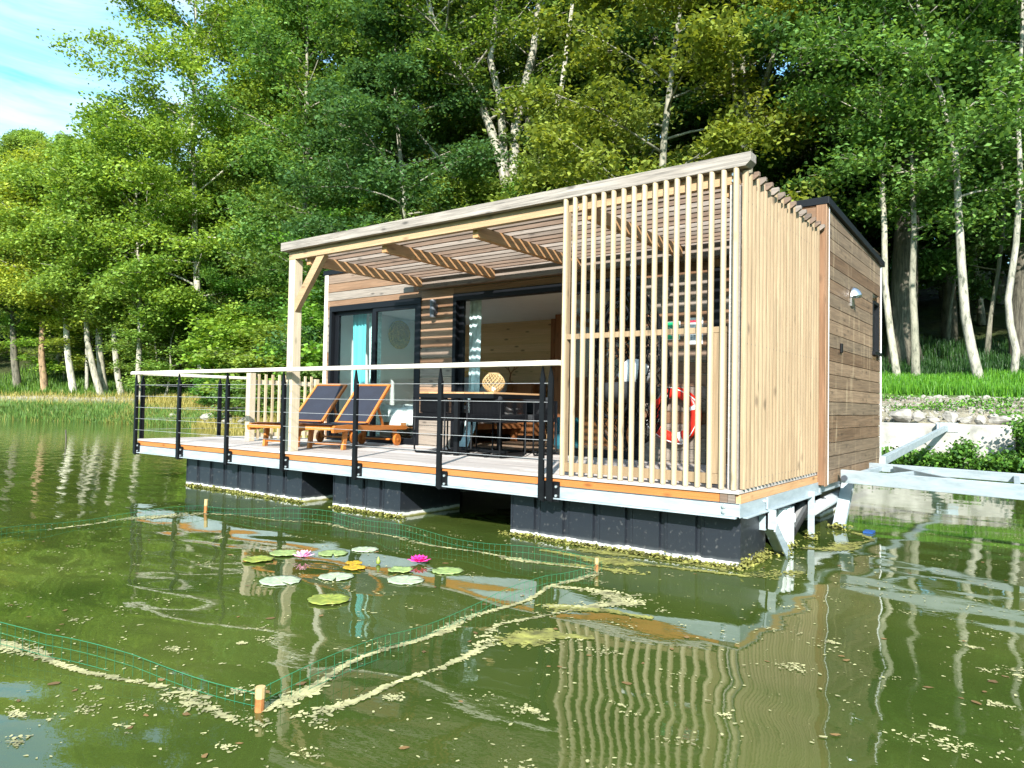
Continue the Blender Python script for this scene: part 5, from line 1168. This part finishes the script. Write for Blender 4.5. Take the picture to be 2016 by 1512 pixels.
# ---- floating algae: strips along the net and loose flecks
def flecks(name, P, smin, smax, m, label, elong=1.8, seed=1, dirs=None):
    r = np.random.RandomState(seed); n = len(P); k = 8; a = r.rand(n)*6.28 if dirs is None else dirs+r.normal(size=n)*.35
    s = smin+(smax-smin)*r.rand(n)**2.2; ang = np.linspace(0, 2*np.pi, k, endpoint=False); rad = r.uniform(.45, 1.1, (n, k))
    lx = np.cos(ang)*rad*s[:, None]*elong; ly = np.sin(ang)*rad*s[:, None]
    v = np.empty((n, k, 3)); v[..., 0] = P[:, :1]+lx*np.cos(a)[:, None]-ly*np.sin(a)[:, None]; v[..., 1] = P[:, 1:2]+lx*np.sin(a)[:, None]+ly*np.cos(a)[:, None]; v[..., 2] = W+.002+.004*r.rand(n, 1)
    return tag(link(name, npmesh(name, v.reshape(-1, 3), np.arange(n*k).reshape(n, k), m, tones=np.repeat(r.rand(n), k))), label, 'algae', kind='stuff')
def strip(path, n, w, seed):
    r = np.random.RandomState(seed); Pp = np.array(path, float); seg = np.linalg.norm(np.diff(Pp, axis=0), axis=1); cum = np.concatenate([[0], np.cumsum(seg)])
    t = r.rand(n)*cum[-1]; wgt = .5+.5*np.sin(t*5.1+seed)*np.sin(t*2.3); t = np.where(r.rand(n) < .25+.75*np.clip(wgt, 0, 1), t, (t*.37+r.rand(n)*.2) % cum[-1])
    x = np.interp(t, cum, Pp[:, 0]); y = np.interp(t, cum, Pp[:, 1]); x = x+.03*np.sin(t*7); y = y+.03*np.sin(t*6+1)
    ww = w*(.25+np.clip(np.sin(t*4.7+seed)+.3*np.sin(t*11), 0, 1.3)); o = r.normal(size=(n, 2))*ww[:, None]
    return np.stack([x+o[:, 0], y+o[:, 1]], 1)
S = np.concatenate([strip([(-.61, -3.74), (-.75, -2.9), (-.76, -2.1), (-.8, -1.4), (-.83, -.68)], 2300, .018, 1), strip([(-.45, -3.7), (-.35, -2.9), (-.55, -2.2), (-.45, -1.7), (-.3, -1.35)], 1000, .022, 2),
    strip([(-3.2, -4.5), (-2.4, -4.12), (-1.85, -4.0), (-1.35, -3.9), (-.61, -3.8)], 1900, .028, 3), strip([(-.6, -1.75), (-.4, -1.6), (-.2, -1.25), (-.5, -1.2), (-.85, -1.3)], 1500, .05, 4),
    strip([(-.83, -.68), (-2.2, -.78), (-3.99, -.7), (-5.5, -1.13)], 1400, .018, 5), strip([(-5.5, -1.15), (-5.7, -1.97), (-5.55, -2.6)], 900, .06, 6)])
flecks('algae_strips', S, .002, .015, 'scum', 'cream coloured algae scum caught along the wire net', 2.2, 3)
S2 = np.concatenate([strip([(-1.6, -.35), (-1.0, -.3), (-.4, -.2), (.1, -.05), (.35, .3)], 2200, .045, 11), strip([(.1, 1.3), (.35, 1.5), (.5, 2.2), (.3, 2.6)], 1000, .05, 12), strip([(-1.4, -.1), (-.8, .02), (-.1, -.02)], 900, .03, 13)])
S2 = np.concatenate([S2, strip([(-.36, -2.42), (-.30, -2.2), (-.05, -2.05)], 1700, .035, 14), strip([(-.55, -1.75), (-.25, -1.55), (.05, -1.5)], 900, .04, 15), strip([(-1.3, -.75), (-1.0, -.6), (-.55, -.5)], 700, .04, 16)])
flecks('algae_mats', S2, .004, .017, 'alga', 'yellow green floating algae along the right pontoon', 2.4, 4)
r = np.random.RandomState(21); pts = []
vx, vy = math.sin(yaw), math.cos(yaw)
for k in range(260):   # loose clumps
    dd = r.uniform(1.7, 7.5); lt = r.uniform(-.75, .72)*dd; cx_, cy_ = CX+vx*dd+vy*lt, CY+vy*dd-vx*lt
    if cy_ > -.1 and -9 < cx_ < .1: continue
    m_ = int(r.uniform(4, 70) if dd < 4 else r.uniform(3, 25)); sg = r.uniform(.008, .04)
    pts.append(np.array([cx_, cy_])+r.normal(size=(m_, 2))*sg*[1.6, 1.0])
for k in range(3400):
    dd = 1.4+8*r.rand(); lt = r.uniform(-.8, .75)*dd; cx_, cy_ = CX+vx*dd+vy*lt, CY+vy*dd-vx*lt
    if cy_ > -.1 and -9 < cx_ < .1: continue
    pts.append(np.array([[cx_, cy_]]))
flecks('algae_flecks', np.concatenate(pts), .0015, .0095, 'scum', 'small pale flecks of algae floating on the pond', 1.7, 6)
r = np.random.RandomState(31); tp_ = []
for k in range(90):
    dd = r.uniform(1.8, 6.5); lt = r.uniform(-.7, .7)*dd; cx_, cy_ = CX+vx*dd+vy*lt, CY+vy*dd-vx*lt
    if cy_ > -.1 and -9 < cx_ < .1: continue
    tp_.append((cx_, cy_))
flecks('fallen_leaves', np.array(tp_), .010, .022, simple('fallen_leaf', (.16, .09, .03), .7, var=.5, vscale=3), 'small brown fallen leaves floating among the algae', 1.6, 8)
print('objects', len(bpy.data.objects))
